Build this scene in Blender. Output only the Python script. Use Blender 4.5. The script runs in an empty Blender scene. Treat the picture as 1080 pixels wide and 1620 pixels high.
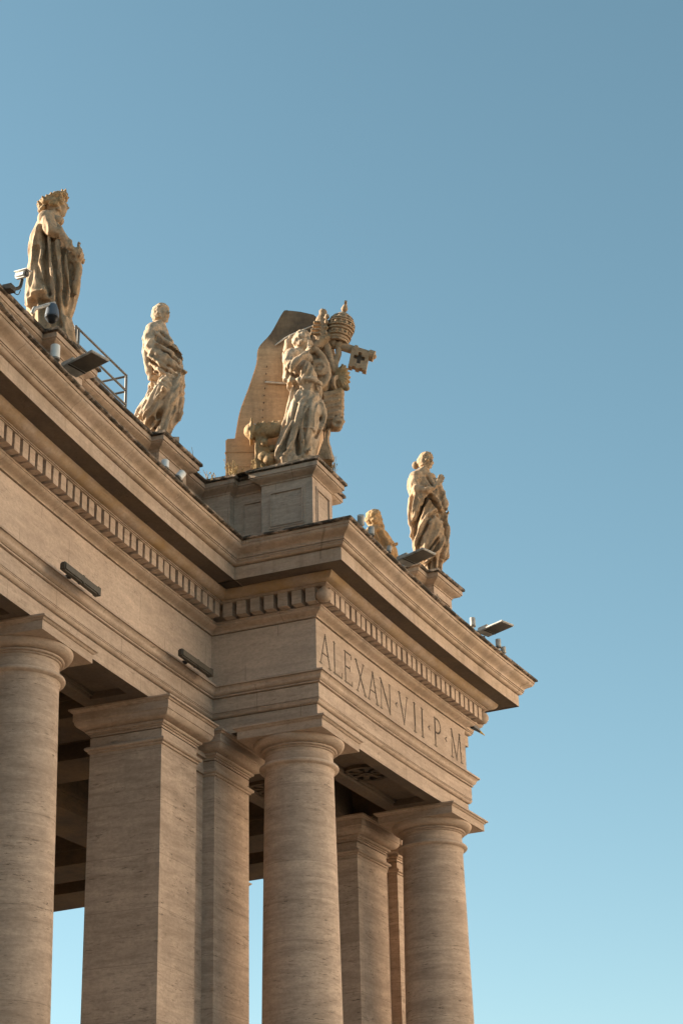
import bpy, bmesh, math, random
import numpy as np
from mathutils import Vector, Matrix, noise as mnoise
random.seed(7)
R = math.radians
scene = bpy.context.scene
COL = scene.collection

# ------------------------------------------------------------------ camera
F_PX, PITCH, ROLL, CAM_Z = 3043.92, 0.4373, -0.02378, 1.6
cam_data = bpy.data.cameras.new('camera')
cam = bpy.data.objects.new('camera', cam_data); COL.objects.link(cam)
cam_data.sensor_fit = 'VERTICAL'; cam_data.sensor_height = 36.0
cam_data.lens = F_PX/1620*36.0
cam_data.clip_start = 0.1; cam_data.clip_end = 5000
cp, sp = math.cos(PITCH), math.sin(PITCH)
fwd = Vector((0, cp, sp)); up0 = Vector((0, -sp, cp)); rt0 = Vector((1, 0, 0))
cr, sr = math.cos(ROLL), math.sin(ROLL)
rt = rt0*cr + up0*sr; up = -rt0*sr + up0*cr
mw = Matrix(((rt.x, up.x, -fwd.x, 0), (rt.y, up.y, -fwd.y, 0), (rt.z, up.z, -fwd.z, CAM_Z), (0, 0, 0, 1)))
cam.matrix_world = mw
scene.camera = cam

# ------------------------------------------------------------------ light
SUN_AZ, SUN_EL = R(-74), R(21)          # azimuth measured from +Y towards +X
world = bpy.data.worlds.new('World'); scene.world = world; world.use_nodes = True
wn = world.node_tree; wn.nodes.clear()
sky = wn.nodes.new('ShaderNodeTexSky'); sky.sky_type = 'NISHITA'; sky.sun_disc = False
sky.sun_elevation = SUN_EL; sky.sun_rotation = SUN_AZ
sky.altitude = 50; sky.air_density = 1.0; sky.dust_density = 0.3; sky.ozone_density = 1.0
hs = wn.nodes.new('ShaderNodeHueSaturation'); hs.inputs['Hue'].default_value = 0.466; hs.inputs['Saturation'].default_value = 0.97
bg = wn.nodes.new('ShaderNodeBackground'); bg.inputs['Strength'].default_value = 0.05
wo = wn.nodes.new('ShaderNodeOutputWorld')
wn.links.new(sky.outputs[0], hs.inputs['Color']); wn.links.new(hs.outputs[0], bg.inputs['Color']); wn.links.new(bg.outputs[0], wo.inputs['Surface'])
sd = bpy.data.lights.new('sun', 'SUN'); sd.energy = 5.0; sd.angle = R(0.53); sd.color = (1.0, 0.86, 0.66)
sun = bpy.data.objects.new('sun', sd); COL.objects.link(sun)
sdir = Vector((math.sin(SUN_AZ)*math.cos(SUN_EL), math.cos(SUN_AZ)*math.cos(SUN_EL), math.sin(SUN_EL)))
sun.rotation_euler = sdir.to_track_quat('Z', 'Y').to_euler()
sun.location = (-40, 30, 60)
scene.view_settings.view_transform = 'Standard'; scene.view_settings.look = 'None'
scene.view_settings.exposure = 1.86; scene.view_settings.gamma = 1.0

# ------------------------------------------------------------------ plan of the colonnade
# s runs along the facade, n towards the piazza, z up; the facade bends gently towards the piazza
QX, QY, PHI, KK = (-2.5154, 34.0918, 0.39769, 0.008797)
U = (math.sin(PHI), math.cos(PHI)); NV = (U[1], -U[0])
def P3(s, n, z):
    a = math.sin(KK*s)*(1/KK-n); b = 1/KK-math.cos(KK*s)*(1/KK-n)
    return (QX+U[0]*a+NV[0]*b, QY+U[1]*a+NV[1]*b, z)
def TH(s):    # heading of the facade at s, as a z rotation of local x axis = +s direction
    return math.atan2(U[1], U[0]) + (-KK*s)
DD, WW, SEND, SBEG, NBACK = 2.158, 7.532, 9.6, -104.0, -16.6

# ------------------------------------------------------------------ materials
def nt(name, rough=0.85):
    m = bpy.data.materials.new(name); m.use_nodes = True
    t = m.node_tree; b = t.nodes['Principled BSDF']
    b.inputs['Roughness'].default_value = rough
    if 'Specular IOR Level' in b.inputs: b.inputs['Specular IOR Level'].default_value = 0.25
    return m, t, b
def N(t, typ, **k):
    n = t.nodes.new(typ)
    for a, v in k.items(): setattr(n, a, v)
    return n
def mapped(t, scale, rot=(0, 0, 0), coord='Object'):
    tc = N(t, 'ShaderNodeTexCoord'); mp = N(t, 'ShaderNodeMapping')
    mp.inputs['Scale'].default_value = scale; mp.inputs['Rotation'].default_value = rot
    src = tc.outputs[coord]
    if coord == 'Object' and SHIFT[0]:
        oi = N(t, 'ShaderNodeObjectInfo'); cm = N(t, 'ShaderNodeCombineXYZ')
        k = N(t, 'ShaderNodeMath'); k.operation = 'MULTIPLY'; k.inputs[1].default_value = 83.0; t.links.new(oi.outputs['Random'], k.inputs[0])
        for q in range(3): t.links.new(k.outputs[0], cm.inputs[q])
        va = N(t, 'ShaderNodeVectorMath'); va.operation = 'ADD'; t.links.new(src, va.inputs[0]); t.links.new(cm.outputs[0], va.inputs[1]); src = va.outputs[0]
    t.links.new(src, mp.inputs['Vector']); return mp.outputs[0]
SHIFT = [False]
def noise(t, vec, scale, detail=5, rough=0.6, dist=0.0):
    n = N(t, 'ShaderNodeTexNoise'); n.inputs['Scale'].default_value = scale
    n.inputs['Detail'].default_value = detail; n.inputs['Roughness'].default_value = rough
    n.inputs['Distortion'].default_value = dist
    t.links.new(vec, n.inputs['Vector']); return n.outputs['Fac']
def ramp(t, fac, stops):
    r = N(t, 'ShaderNodeValToRGB'); e = r.color_ramp.elements
    while len(e) < len(stops): e.new(0.5)
    for i, (p, c) in enumerate(stops):
        e[i].position = p; e[i].color = (c, c, c, 1) if not isinstance(c, tuple) else (*c, 1)
    t.links.new(fac, r.inputs['Fac']); return r.outputs['Color']
def mix(t, fac, a, b, mode='MIX'):
    m = N(t, 'ShaderNodeMix'); m.data_type = 'RGBA'; m.blend_type = mode
    if isinstance(fac, (int, float)): m.inputs[0].default_value = fac
    else: t.links.new(fac, m.inputs[0])
    for i, v in ((6, a), (7, b)):
        if isinstance(v, tuple): m.inputs[i].default_value = (*v, 1)
        else: t.links.new(v, m.inputs[i])
    return m.outputs[2]
def math2(t, op, a, b):
    m = N(t, 'ShaderNodeMath'); m.operation = op
    for i, v in ((0, a), (1, b)):
        if isinstance(v, (int, float)): m.inputs[i].default_value = v
        else: t.links.new(v, m.inputs[i])
    return m.outputs[0]
def bump(t, b, h, strength, dist, prev=None):
    n = N(t, 'ShaderNodeBump'); n.inputs['Strength'].default_value = strength; n.inputs['Distance'].default_value = dist
    t.links.new(h, n.inputs['Height'])
    if prev is not None: t.links.new(prev, n.inputs['Normal'])
    t.links.new(n.outputs[0], b.inputs['Normal']); return n.outputs[0]

def travertine(name, light, dark, vein=0.5, pits=0.5, crust=0.0, ochre=0.0, streak=0.25, drum=0.0, hz=1.0, block=0.0):
    m, t, b = nt(name)
    big = noise(t, mapped(t, (0.5, 0.5, 0.6)), 1.0, 4, 0.6)
    c = mix(t, ramp(t, big, [(0.3, 0.0), (0.7, 1.0)]), dark, light)
    # horizontal bedding of the travertine
    v1 = noise(t, mapped(t, (0.9, 0.9, 9.0*hz), (0.03, 0.02, 0)), 1.0, 8, 0.72, 0.6)
    c = mix(t, vein, c, mix(t, ramp(t, v1, [(0.36, 0.0), (0.62, 1.0)]), tuple(x*0.66 for x in dark), tuple(min(1, x*1.12) for x in light)))
    v2 = noise(t, mapped(t, (4.5, 4.5, 30.0), (0.05, 0.0, 0)), 1.0, 7, 0.75, 0.5)
    pitm = ramp(t, v2, [(0.36, 1.0), (0.44, 0.0)])
    reg = ramp(t, noise(t, mapped(t, (1.1, 1.1, 2.6)), 1.0, 3, 0.5), [(0.42, 0.0), (0.62, 1.0)])
    pitm = math2(t, 'MULTIPLY', pitm, math2(t, 'ADD', math2(t, 'MULTIPLY', reg, 0.8), 0.2))
    c = mix(t, math2(t, 'MULTIPLY', pitm, pits), c, tuple(x*0.2 for x in dark))
    if drum > 0:     # separate blocks: each course has a slightly different tone
        sep = N(t, 'ShaderNodeSeparateXYZ'); t.links.new(mapped(t, (1, 1, 1)), sep.inputs[0])
        fl = math2(t, 'FLOOR', math2(t, 'MULTIPLY', sep.outputs[2], 1/drum), 0)
        wnz = N(t, 'ShaderNodeTexWhiteNoise', noise_dimensions='1D'); t.links.new(fl, wnz.inputs['W'])
        c = mix(t, 0.5, c, mix(t, wnz.outputs['Value'], tuple(x*0.78 for x in dark), light), 'MIX') if False else mix(t, math2(t, 'MULTIPLY', wnz.outputs['Value'], 0.16), c, tuple(x*0.55 for x in dark))
        fr = math2(t, 'FRACT', math2(t, 'MULTIPLY', sep.outputs[2], 1/drum), 0)
        j = math2(t, 'LESS_THAN', fr, 0.010/drum)
        c = mix(t, math2(t, 'MULTIPLY', j, 0.45), c, tuple(x*0.35 for x in dark))
    if block > 0:    # long courses are laid in separate stones: tone steps and thin joints
        sx = N(t, 'ShaderNodeSeparateXYZ'); t.links.new(mapped(t, (1, 1, 1), (0, 0, 0), 'UV'), sx.inputs[0])
        ub = math2(t, 'ADD', math2(t, 'MULTIPLY', sx.outputs[0], 1/block), math2(t, 'MULTIPLY', math2(t, 'FLOOR', math2(t, 'MULTIPLY', sx.outputs[1], 2.1), 0), 0.37))
        wz = N(t, 'ShaderNodeTexWhiteNoise', noise_dimensions='1D'); t.links.new(math2(t, 'FLOOR', ub, 0), wz.inputs['W'])
        c = mix(t, math2(t, 'MULTIPLY', wz.outputs['Value'], 0.17), c, tuple(x*0.6 for x in dark))
        jn = math2(t, 'MULTIPLY', math2(t, 'LESS_THAN', math2(t, 'FRACT', ub, 0), 0.014/block), math2(t, 'GREATER_THAN', sx.outputs[0], 0.02))
        c = mix(t, math2(t, 'MULTIPLY', jn, 0.5), c, tuple(x*0.3 for x in dark))
    if streak > 0:
        s = noise(t, mapped(t, (2.2, 2.2, 0.25)), 1.0, 6, 0.7)
        c = mix(t, math2(t, 'MULTIPLY', ramp(t, s, [(0.48, 0.0), (0.72, 1.0)]), streak), c, (0.11, 0.085, 0.06))
    if ochre > 0:
        o = noise(t, mapped(t, (0.9, 0.9, 1.6)), 1.0, 5, 0.65)
        c = mix(t, math2(t, 'MULTIPLY', ramp(t, o, [(0.38, 0.0), (0.62, 1.0)]), ochre), c, (0.36, 0.22, 0.075))
    fine = noise(t, mapped(t, (14, 14, 22)), 1.0, 4, 0.7)
    c = mix(t, ramp(t, fine, [(0.35, 0.30), (0.6, 0.0)]), c, tuple(x*0.5 for x in dark))
    if crust > 0:
        k = noise(t, mapped(t, (3.0, 3.0, 5.0)), 1.0, 9, 0.78)
        k2 = ramp(t, k, [(0.60-0.22*crust, 0.0), (0.68-0.16*crust, 1.0)])
        c = mix(t, math2(t, 'MULTIPLY', k2, 0.92), c, (0.022, 0.019, 0.015))
        k3 = noise(t, mapped(t, (11, 11, 16)), 1.0, 5, 0.7)
        c = mix(t, ramp(t, k3, [(0.60, 0.0), (0.70, 0.6)]), c, (0.16, 0.12, 0.075))
    t.links.new(c, b.inputs['Base Color'])
    h = math2(t, 'SUBTRACT', math2(t, 'ADD', math2(t, 'MULTIPLY', fine, 0.5), math2(t, 'MULTIPLY', v1, 0.6)), math2(t, 'MULTIPLY', pitm, 0.8))
    bump(t, b, h, 0.45, 0.012)
    return m

LT, DK = (0.60, 0.462, 0.362), (0.43, 0.32, 0.245)
M = {}
M['wall'] = travertine('travertine wall', LT, DK, 0.4, 0.55, 0, 0.05, 0.18, block=2.3)
M['frieze'] = travertine('travertine frieze slabs', tuple(x*1.12 for x in LT), tuple(x*1.1 for x in DK), 0.30, 0.35, 0, 0.0, 0.08, 0, 0.6, 2.6)
M['inscr'] = travertine('travertine inscription slab', tuple(x*.88 for x in LT), tuple(x*.84 for x in DK), 0.35, 0.45, 0, 0.05, 0.15, 0, 0.6)
SHIFT[0] = True
M['shaft'] = travertine('travertine drums', LT, DK, 0.55, 1.0, 0, 0.02, 0.16, 1.42, 0.65)
M['pier'] = travertine('travertine pier blocks', LT, DK, 0.55, 1.0, 0, 0.02, 0.16, 0.93, 0.65)
SHIFT[0] = False
M['mould'] = travertine('weathered mouldings', LT, DK, 0.3, 0.4, 0.0, 0.18, 0.5, block=1.9)
M['ovolo'] = travertine('ochre moulding with painted bounce', tuple(x*0.92 for x in LT), DK, 0.25, 0.2, 0.0, 0.75, 0.25)  # ochre patches paint in the warm bounce light on the ovolo
M['inner'] = travertine('shade-darkened vault stone', tuple(x*0.15 for x in LT), tuple(x*0.13 for x in DK), 0.3, 0.3, 0.0, 0.2, 0.4)  # stone colour darkened to paint in the shade inside the portico
M['soffit'] = travertine('shade-darkened soffit stone', tuple(x*0.25 for x in LT), tuple(x*0.23 for x in DK), 0.3, 0.3, 0.0, 0.12, 0.3)  # darker copy of the stone, painting in shade on the undersides
M['crust'] = travertine('lichen blackened stone', tuple(x*0.8 for x in LT), DK, 0.3, 0.4, 1.0, 0.2, 0.3)
M['cap'] = travertine('lichen spotted coping', tuple(x*0.92 for x in LT), DK, 0.3, 0.4, 0.55, 0.25, 0.4)
M['dirt_shade'] = travertine('grime and shade filled recesses', tuple(x*0.26 for x in LT), tuple(x*0.24 for x in DK), 0.3, 0.3, 0, 0, 0)  # dark stone: grime in the letters, painted shade in the hollows
M['slab'] = travertine('ochre rendered buttress', (0.66, 0.46, 0.29), (0.50, 0.33, 0.20), 0.3, 0.5, 0.0, 0.15, 0.55)

t_ = M['slab'].node_tree; b_ = t_.nodes['Principled BSDF']      # blackened weathered crest of the buttress
old = b_.inputs['Base Color'].links[0].from_socket
sp_ = N(t_, 'ShaderNodeSeparateXYZ'); t_.links.new(mapped(t_, (1, 1, 1)), sp_.inputs[0])
zz = math2(t_, 'ADD', sp_.outputs[2], math2(t_, 'MULTIPLY', math2(t_, 'SUBTRACT', noise(t_, mapped(t_, (2, 2, 1)), 1.0, 6, .7), .5), 1.1))
mr = N(t_, 'ShaderNodeMapRange'); mr.inputs[1].default_value = 2.95; mr.inputs[2].default_value = 3.3; t_.links.new(zz, mr.inputs[0])
pt = ramp(t_, noise(t_, mapped(t_, (3, 3, 2)), 1.0, 7, .7), [(0.35, 0.65), (0.65, 0.95)])
t_.links.new(mix(t_, math2(t_, 'MULTIPLY', mr.outputs[0], pt), old, (0.085, 0.062, 0.045)), b_.inputs['Base Color'])
def statue_mat(name, light, dark, black=0.4, gold=0.3):
    m, t, b = nt(name, 0.8)
    n1 = noise(t, mapped(t, (1.6, 1.6, 1.3)), 1.0, 7, 0.7, 0.5)
    c = mix(t, ramp(t, n1, [(0.32, 0.0), (0.66, 1.0)]), dark, light)
    n2 = noise(t, mapped(t, (3.2, 3.2, 2.2), (0.3, 0.2, 0)), 1.0, 8, 0.75, 0.7)
    c = mix(t, math2(t, 'MULTIPLY', ramp(t, n2, [(0.50, 0.0), (0.66, 1.0)]), black), c, (0.06, 0.05, .026))
    n3 = noise(t, mapped(t, (2.3, 2.3, 3.0), (0, 0.5, 0.4)), 1.0, 6, 0.7, 0.3)
    c = mix(t, math2(t, 'MULTIPLY', ramp(t, n3, [(0.50, 0.0), (0.68, 1.0)]), gold), c, (0.40, 0.22, 0.07))
    n4 = noise(t, mapped(t, (16, 16, 16)), 1.0, 5, 0.75)
    c = mix(t, ramp(t, n4, [(0.34, 0.55), (0.5, 0.0)]), c, tuple(x*0.4 for x in dark))
    # rain-washed upward faces keep a grey lichen bloom
    t.links.new(c, b.inputs['Base Color'])
    bump(t, b, math2(t, 'ADD', math2(t, 'MULTIPLY', n4, 0.5), n2), 0.35, 0.02)
    return m
M['st_pale'] = statue_mat('pale weathered marble', (0.55, 0.425, 0.31), (0.33, 0.235, 0.155), 0.5, 0.3)
M['st_tan'] = statue_mat('tan weathered travertine', (0.47, 0.335, 0.22), (0.29, 0.195, 0.12), 0.5, 0.35)
M['st_gold'] = statue_mat('golden lichen travertine', (0.43, 0.29, 0.16), (0.28, 0.18, 0.09), 0.5, 0.5)

def plain(name, col, rough=0.5, metal=0.0, var=0.25, scale=6):
    m, t, b = nt(name, rough); b.inputs['Metallic'].default_value = metal
    n = noise(t, mapped(t, (scale,)*3), 1.0, 5, 0.7)
    c = mix(t, ramp(t, n, [(0.35, 0.0), (0.7, 1.0)]), tuple(x*(1-var) for x in col), tuple(min(1, x*(1+var)) for x in col))
    t.links.new(c, b.inputs['Base Color']); bump(t, b, n, 0.15, 0.004)
    return m
M['grey_metal'] = plain('grey painted aluminium', (0.22, 0.20, 0.175), 0.5)
M['pale_metal'] = plain('pale grey housing', (0.42, 0.40, 0.37), 0.5)
M['glass_dark'] = plain('dusty lamp glass', (0.085, 0.075, 0.062), 0.35)
M['iron'] = plain('rusty dark iron', (0.055, 0.047, 0.04), 0.7)
M['steel'] = plain('galvanised steel tube', (0.16, 0.15, 0.14), 0.5, 0.3)
M['rod'] = plain('zinc tie rod', (0.55, 0.51, 0.45), 0.5, 0.1)
M['white'] = plain('white plastic', (0.72, 0.71, 0.68), 0.45, 0, 0.08)
M['blue_grey'] = plain('blue grey camera dome', (0.10, 0.115, 0.14), 0.35, 0, 0.12)
M['black'] = plain('black plastic', (0.02, 0.02, 0.022), 0.3, 0, 0.1)
M['bronze'] = plain('dull bronze lamp tube', (0.075, 0.066, 0.055), 0.55, 0.2)
M['straw'] = plain('dry grass', (0.34, 0.23, 0.095), 0.8)
M['yellow'] = plain('yellowed tip', (0.45, 0.30, 0.06), 0.6)

# ------------------------------------------------------------------ object helpers
def link(name, me, parent=None, mats=()):
    o = bpy.data.objects.new(name, me); COL.objects.link(o)
    for mt in mats: me.materials.append(M[mt] if isinstance(mt, str) else mt)
    if parent is not None:
        o.parent = parent
    return o
ABS = {}
def part(name, bm_or_me, mats, parent, world=False, smooth=None):
    me = bm_or_me
    if isinstance(me, bmesh.types.BMesh):
        bm = me; me = bpy.data.meshes.new(name); bm.to_mesh(me); bm.free()
    if isinstance(mats, str): mats = (mats,)
    o = link(name, me, parent, mats)
    if world and parent is not None:       # mesh is in world coordinates
        p = parent; loc = Vector((0, 0, 0))
        while p is not None:
            loc += p.location; p = p.parent
        o.location = -loc
    if smooth is not None: shade(me, smooth)
    return o
def shade(me, angle):
    me.polygons.foreach_set('use_smooth', [True]*len(me.polygons))
    try: me.set_sharp_from_angle(angle=R(angle))
    except Exception: pass
def thing(name, label, cat, loc, rotz=0, group=None):
    o = bpy.data.objects.new(name, None); COL.objects.link(o); o.location = loc; o.rotation_euler = (0, 0, rotz)
    o.empty_display_size = 0.3
    return tag(o, label, cat, group)
def tag(o, label, cat, group=None):
    o['label'] = label; o['category'] = cat
    if group: o['group'] = group
    return o

# ------------------------------------------------------------------ sweeps in (s, n, z)
def subdiv_path(path, step=0.6):
    """path of (s,n) corner points with axis-aligned legs -> stations (s, n, os, on)"""
    legs = []
    for a, b in zip(path, path[1:]):
        ds, dn = b[0]-a[0], b[1]-a[1]; L = math.hypot(ds, dn); legs.append((ds/L, dn/L, L))
    st = []
    for i, (a, (ds, dn, L)) in enumerate(zip(path, legs)):
        nrm = (-dn, ds)
        if i == 0: st.append((a[0], a[1], *nrm))
        else:
            pn = (-legs[i-1][1], legs[i-1][0]); st.append((a[0], a[1], pn[0]+nrm[0], pn[1]+nrm[1]))
        k = max(1, int(L/step))
        for j in range(1, k): st.append((a[0]+ds*L*j/k, a[1]+dn*L*j/k, *nrm))
    ds, dn, L = legs[-1]; st.append((*path[-1], -dn, ds))
    return st
def off(st, p):
    s, n, os_, on = st
    nn = n+on*p
    return s+os_*p/(1-KK*nn), nn
def sweep(bm, path, prof, step=0.6, jag=0.0, mat=0, mats=None):
    st = subdiv_path(path, step); rows = []
    for q in st:
        r = []
        for p, z in prof:
            s, n = off(q, p)
            v = P3(s, n, z)
            r.append(bm.verts.new(v))
        rows.append(r)
    uvl = bm.loops.layers.uv.verify(); u = [0.0]
    for a, b in zip(st, st[1:]): u.append(u[-1]+math.hypot(b[0]-a[0], b[1]-a[1]))
    for i, (a, b) in enumerate(zip(rows, rows[1:])):
        for j in range(len(prof)-1):
            f = bm.faces.new((a[j], b[j], b[j+1], a[j+1])); f.material_index = mats[j] if mats else mat
            for l, (uu, vv) in zip(f.loops, ((u[i], prof[j][1]), (u[i+1], prof[j][1]), (u[i+1], prof[j+1][1]), (u[i], prof[j+1][1]))): l[uvl].uv = (uu, vv)
    return rows
def curve_pts(p0, z0, p1, z1, kind, k=7):
    out = []
    for i in range(k+1):
        t = i/k
        if kind == 'cyma':      # recta: concave above, convex below
            f = t-0.20*math.sin(2*math.pi*t); out.append((p0+(p1-p0)*f, z0+(z1-z0)*t))
        elif kind == 'cymar':
            f = t+0.15*math.sin(2*math.pi*t); out.append((p0+(p1-p0)*f, z0+(z1-z0)*t))
        elif kind == 'ovolo':
            a = t*math.pi/2; out.append((p0+(p1-p0)*math.sin(a), z0+(z1-z0)*(1-math.cos(a))))
        elif kind == 'cavetto':
            a = t*math.pi/2; out.append((p0+(p1-p0)*(1-math.cos(a)), z0+(z1-z0)*math.sin(a)))
    return out
def sbox(bm, s0, s1, n0, n1, z0, z1, step=0.7, mat=0):
    k = max(1, int(abs(s1-s0)/step)); ring = []
    for i in range(k+1):
        s = s0+(s1-s0)*i/k
        ring.append([bm.verts.new(P3(s, n, z)) for n, z in ((n0, z0), (n1, z0), (n1, z1), (n0, z1))])
    fs = []
    for a, b in zip(ring, ring[1:]):
        for j in range(4): fs.append(bm.faces.new((a[j], b[j], b[(j+1) % 4], a[(j+1) % 4])))
    fs.append(bm.faces.new(ring[0][::-1])); fs.append(bm.faces.new(ring[-1]))
    for f in fs: f.material_index = mat
    return fs
def BM(): return bmesh.new()
def fin(bm):
    bmesh.ops.recalc_face_normals(bm, faces=bm.faces); return bm
def lathe(bm, cx, cy, prof, seg=64):
    rows = []
    for r, z in prof:
        rows.append([bm.verts.new((cx+r*math.cos(2*math.pi*i/seg), cy+r*math.sin(2*math.pi*i/seg), z)) for i in range(seg)])
    for a, b in zip(rows, rows[1:]):
        for i in range(seg): bm.faces.new((a[i], a[(i+1) % seg], b[(i+1) % seg], b[i]))
    bm.faces.new(rows[0][::-1]); bm.faces.new(rows[-1])
def sqring(bm, s0, s1, n0, n1, prof):
    """square capital: profile of (offset, z) run round a rectangle"""
    rows = []
    for p, z in prof:
        rows.append([bm.verts.new(P3(s, n, z)) for s, n in ((s0-p, n0-p), (s1+p, n0-p), (s1+p, n1+p), (s0-p, n1+p))])
    for a, b in zip(rows, rows[1:]):
        for i in range(4): bm.faces.new((a[i], a[(i+1) % 4], b[(i+1) % 4], b[i]))
    bm.faces.new(rows[0][::-1]); bm.faces.new(rows[-1])

# ------------------------------------------------------------------ ground
bm = BM(); bmesh.ops.create_grid(bm, x_segments=8, y_segments=8, size=1500)
g, t, b = nt('piazza paving', 0.8)
gv = mapped(t, (1, 1, 1)); br = N(t, 'ShaderNodeTexBrick'); br.inputs['Scale'].default_value = 4.0
br.inputs['Color1'].default_value = (0.17, 0.15, 0.128, 1); br.inputs['Color2'].default_value = (0.13, 0.115, 0.10, 1); br.inputs['Mortar'].default_value = (0.12, 0.10, 0.085, 1)
t.links.new(gv, br.inputs['Vector'])
t.links.new(mix(t, noise(t, gv, 0.15, 5), br.outputs['Color'], (0.17, 0.15, 0.125)), b.inputs['Base Color'])
me = bpy.data.meshes.new('ground'); bm.to_mesh(me); bm.free()
gr = link('ground', me, None, (plain('dark ground cutting bounce', (0.055, 0.048, 0.04), 0.85, 0, .3, 2),)); gr['kind'] = 'structure'; gr['label'] = 'unseen cobbled ground round the colonnade, made dark to cut bounced light'  # unseen ground, darkened to keep bounced light out of the portico
bm = BM(); vs = []
for s_ in np.linspace(-150, 150, 40): vs.append((bm.verts.new(P3(s_, -17.5, .004)), bm.verts.new(P3(s_, 105, .004))))
for a_, b__ in zip(vs, vs[1:]): bm.faces.new((a_[0], b__[0], b__[1], a_[1]))
me = bpy.data.meshes.new('piazza_paving'); bmesh.ops.recalc_face_normals(bm, faces=bm.faces); bm.to_mesh(me); bm.free()
gr = link('piazza_paving', me, None, (g,)); gr['kind'] = 'structure'; gr['label'] = 'sunlit stone paving of the piazza'

# ------------------------------------------------------------------ the colonnade
b0 = P3(0, 0, 0)
CN = thing('colonnade', 'tan travertine colonnade with carved inscription, round columns and square piers', 'colonnade', b0)
PATH = [(SBEG, 0), (0, 0), (0, DD), (WW, DD), (WW, 0), (SEND, 0), (SEND, NBACK), (SBEG, NBACK)]

bm = BM()
prof = [(0.0, 13.0), (0.0, 13.298), (-0.025, 13.299), (-0.025, 13.311)] + curve_pts(0.004, 13.312, 0.06, 13.375, 'ovolo', 5) + [(0.072, 13.38), (0.072, 13.394), (0.04, 13.396), (0.04, 13.410), (0.066, 13.411), (0.066, 13.68), (0.035, 13.681), (0.035, 13.694), (0.088, 13.695), (0.1, 13.70), (0.1, 13.724), (0.06, 13.725), (0.06, 13.737)] + curve_pts(0.1, 13.738, 0.195, 13.86, 'cymar', 7) + [(0.17, 13.862), (0.17, 13.872), (0.215, 13.873), (0.215, 13.908), (0.0, 13.93)]
sweep(bm, PATH, prof, 0.5)
part('architrave', fin(bm), 'wall', CN, True, 30)
bm = BM()
for leg in ([(SBEG, 0), (0, 0), (0, DD)], [(WW, DD), (WW, 0), (SEND, 0), (SEND, NBACK), (SBEG, NBACK)]):
    sweep(bm, leg, [(0, 13.93), (0, 14.985)], 0.5)
# stub of a projecting course on the hidden end of the portico
sbox(bm, WW, WW+0.07, 0.9, 2.0, 14.62, 14.98)
part('frieze', fin(bm), 'frieze', CN, True)

# inscription: V-cut letters carved as a height field into the frieze slab
def letters():
    T, Bz = 14.785, 14.170; h = T-Bz; S = []
    def ln(*p, w=0.026): S.append((p, w))
    def serif(x, z, w=0.075): ln((x-w/2, z), (x+w/2, z), w=0.015)
    def L_A(x0, x1):
        xm = (x0+x1)/2+0.01; ln((x0+.04, Bz), (xm, T), w=0.02); ln((xm, T), (x1-.04, Bz), w=.03); ln((x0+.13, Bz+h*.36), (x1-.12, Bz+h*.36), w=.017); serif(x0+.04, Bz, .11); serif(x1-.04, Bz, .13)
    def L_N(x0, x1):
        ln((x0, Bz), (x0, T), w=.02); ln((x0, T), (x1, Bz), w=.03); ln((x1, Bz), (x1, T), w=.02); serif(x0, Bz, .1); serif(x0-.03, T, .08); serif(x1, T, .11)
    def stem(x): ln((x, Bz), (x, T), w=.03); serif(x, Bz, .13); serif(x, T, .13)
    L_A(.16, .67)
    stem(.86); ln((.86, Bz), (1.2, Bz), w=.02); ln((1.2, Bz), (1.21, Bz+.1), w=.02)
    stem(1.38); ln((1.38, T), (1.66, T), w=.018); ln((1.66, T), (1.665, T-.08), w=.018); ln((1.38, Bz+h*.52), (1.60, Bz+h*.52), w=.017); ln((1.6, Bz+h*.45), (1.6, Bz+h*.6), w=.016); ln((1.38, Bz), (1.69, Bz), w=.02); ln((1.69, Bz), (1.70, Bz+.09), w=.018)
    ln((1.90, T), (2.33, Bz), w=.031); ln((2.26, T), (1.95, Bz), w=.019); serif(1.90, T, .11); serif(2.26, T, .1); serif(1.95, Bz, .1); serif(2.33, Bz, .12)
    L_A(2.46, 2.96)
    L_N(3.12, 3.56)
    def dot(x):
        z = 14.475; ln((x-.045, z), (x+.035, z+.045), w=.017); ln((x-.045, z), (x+.035, z-.045), w=.017)
    dot(3.89)
    ln((4.05, T), (4.27, Bz), w=.031); ln((4.27, Bz), (4.45, T), w=.02); serif(4.05, T, .12); serif(4.45, T, .1)
    stem(4.83); stem(5.22); dot(5.58)
    stem(5.9)
    arc = [(5.9, T)] + [(6.02+.17*math.sin(a), T-.155-.155*-math.cos(a)) for a in np.linspace(0, math.pi, 9)] + [(5.95, T-.31)]
    ln(*arc, w=.024)
    dot(6.47)
    ln((6.78, Bz), (6.80, T), w=.021); ln((6.80, T), (7.02, Bz), w=.03); ln((7.02, Bz), (7.22, T), w=.019); ln((7.22, T), (7.28, Bz), w=.03); serif(6.78, Bz, .11); serif(7.29, Bz, .13); serif(6.78, T, .1); serif(7.23, T, .1)
    return S
zs = np.arange(13.93, 14.9851, 0.0105); ss = np.linspace(0, WW, int(WW/0.0115)+1)
GS, GZ = np.meshgrid(ss, zs, indexing='ij'); dep = np.zeros_like(GS)
for pts, w in letters():
    for (ax, az), (bx, bz) in zip(pts, pts[1:]):
        i0 = np.searchsorted(ss, min(ax, bx)-.06); i1 = np.searchsorted(ss, max(ax, bx)+.06)
        X, Z = GS[i0:i1], GZ[i0:i1]; dx, dz = bx-ax, bz-az
        tt = np.clip(((X-ax)*dx+(Z-az)*dz)/(dx*dx+dz*dz), 0, 1)
        d = np.hypot(X-ax-tt*dx, Z-az-tt*dz)
        dep[i0:i1] = np.maximum(dep[i0:i1], np.clip((w-d)*1.3, 0, 0.03))
nn = DD-dep; a = np.sin(KK*GS)*(1/KK-nn); bq = 1/KK-np.cos(KK*GS)*(1/KK-nn)
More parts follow.
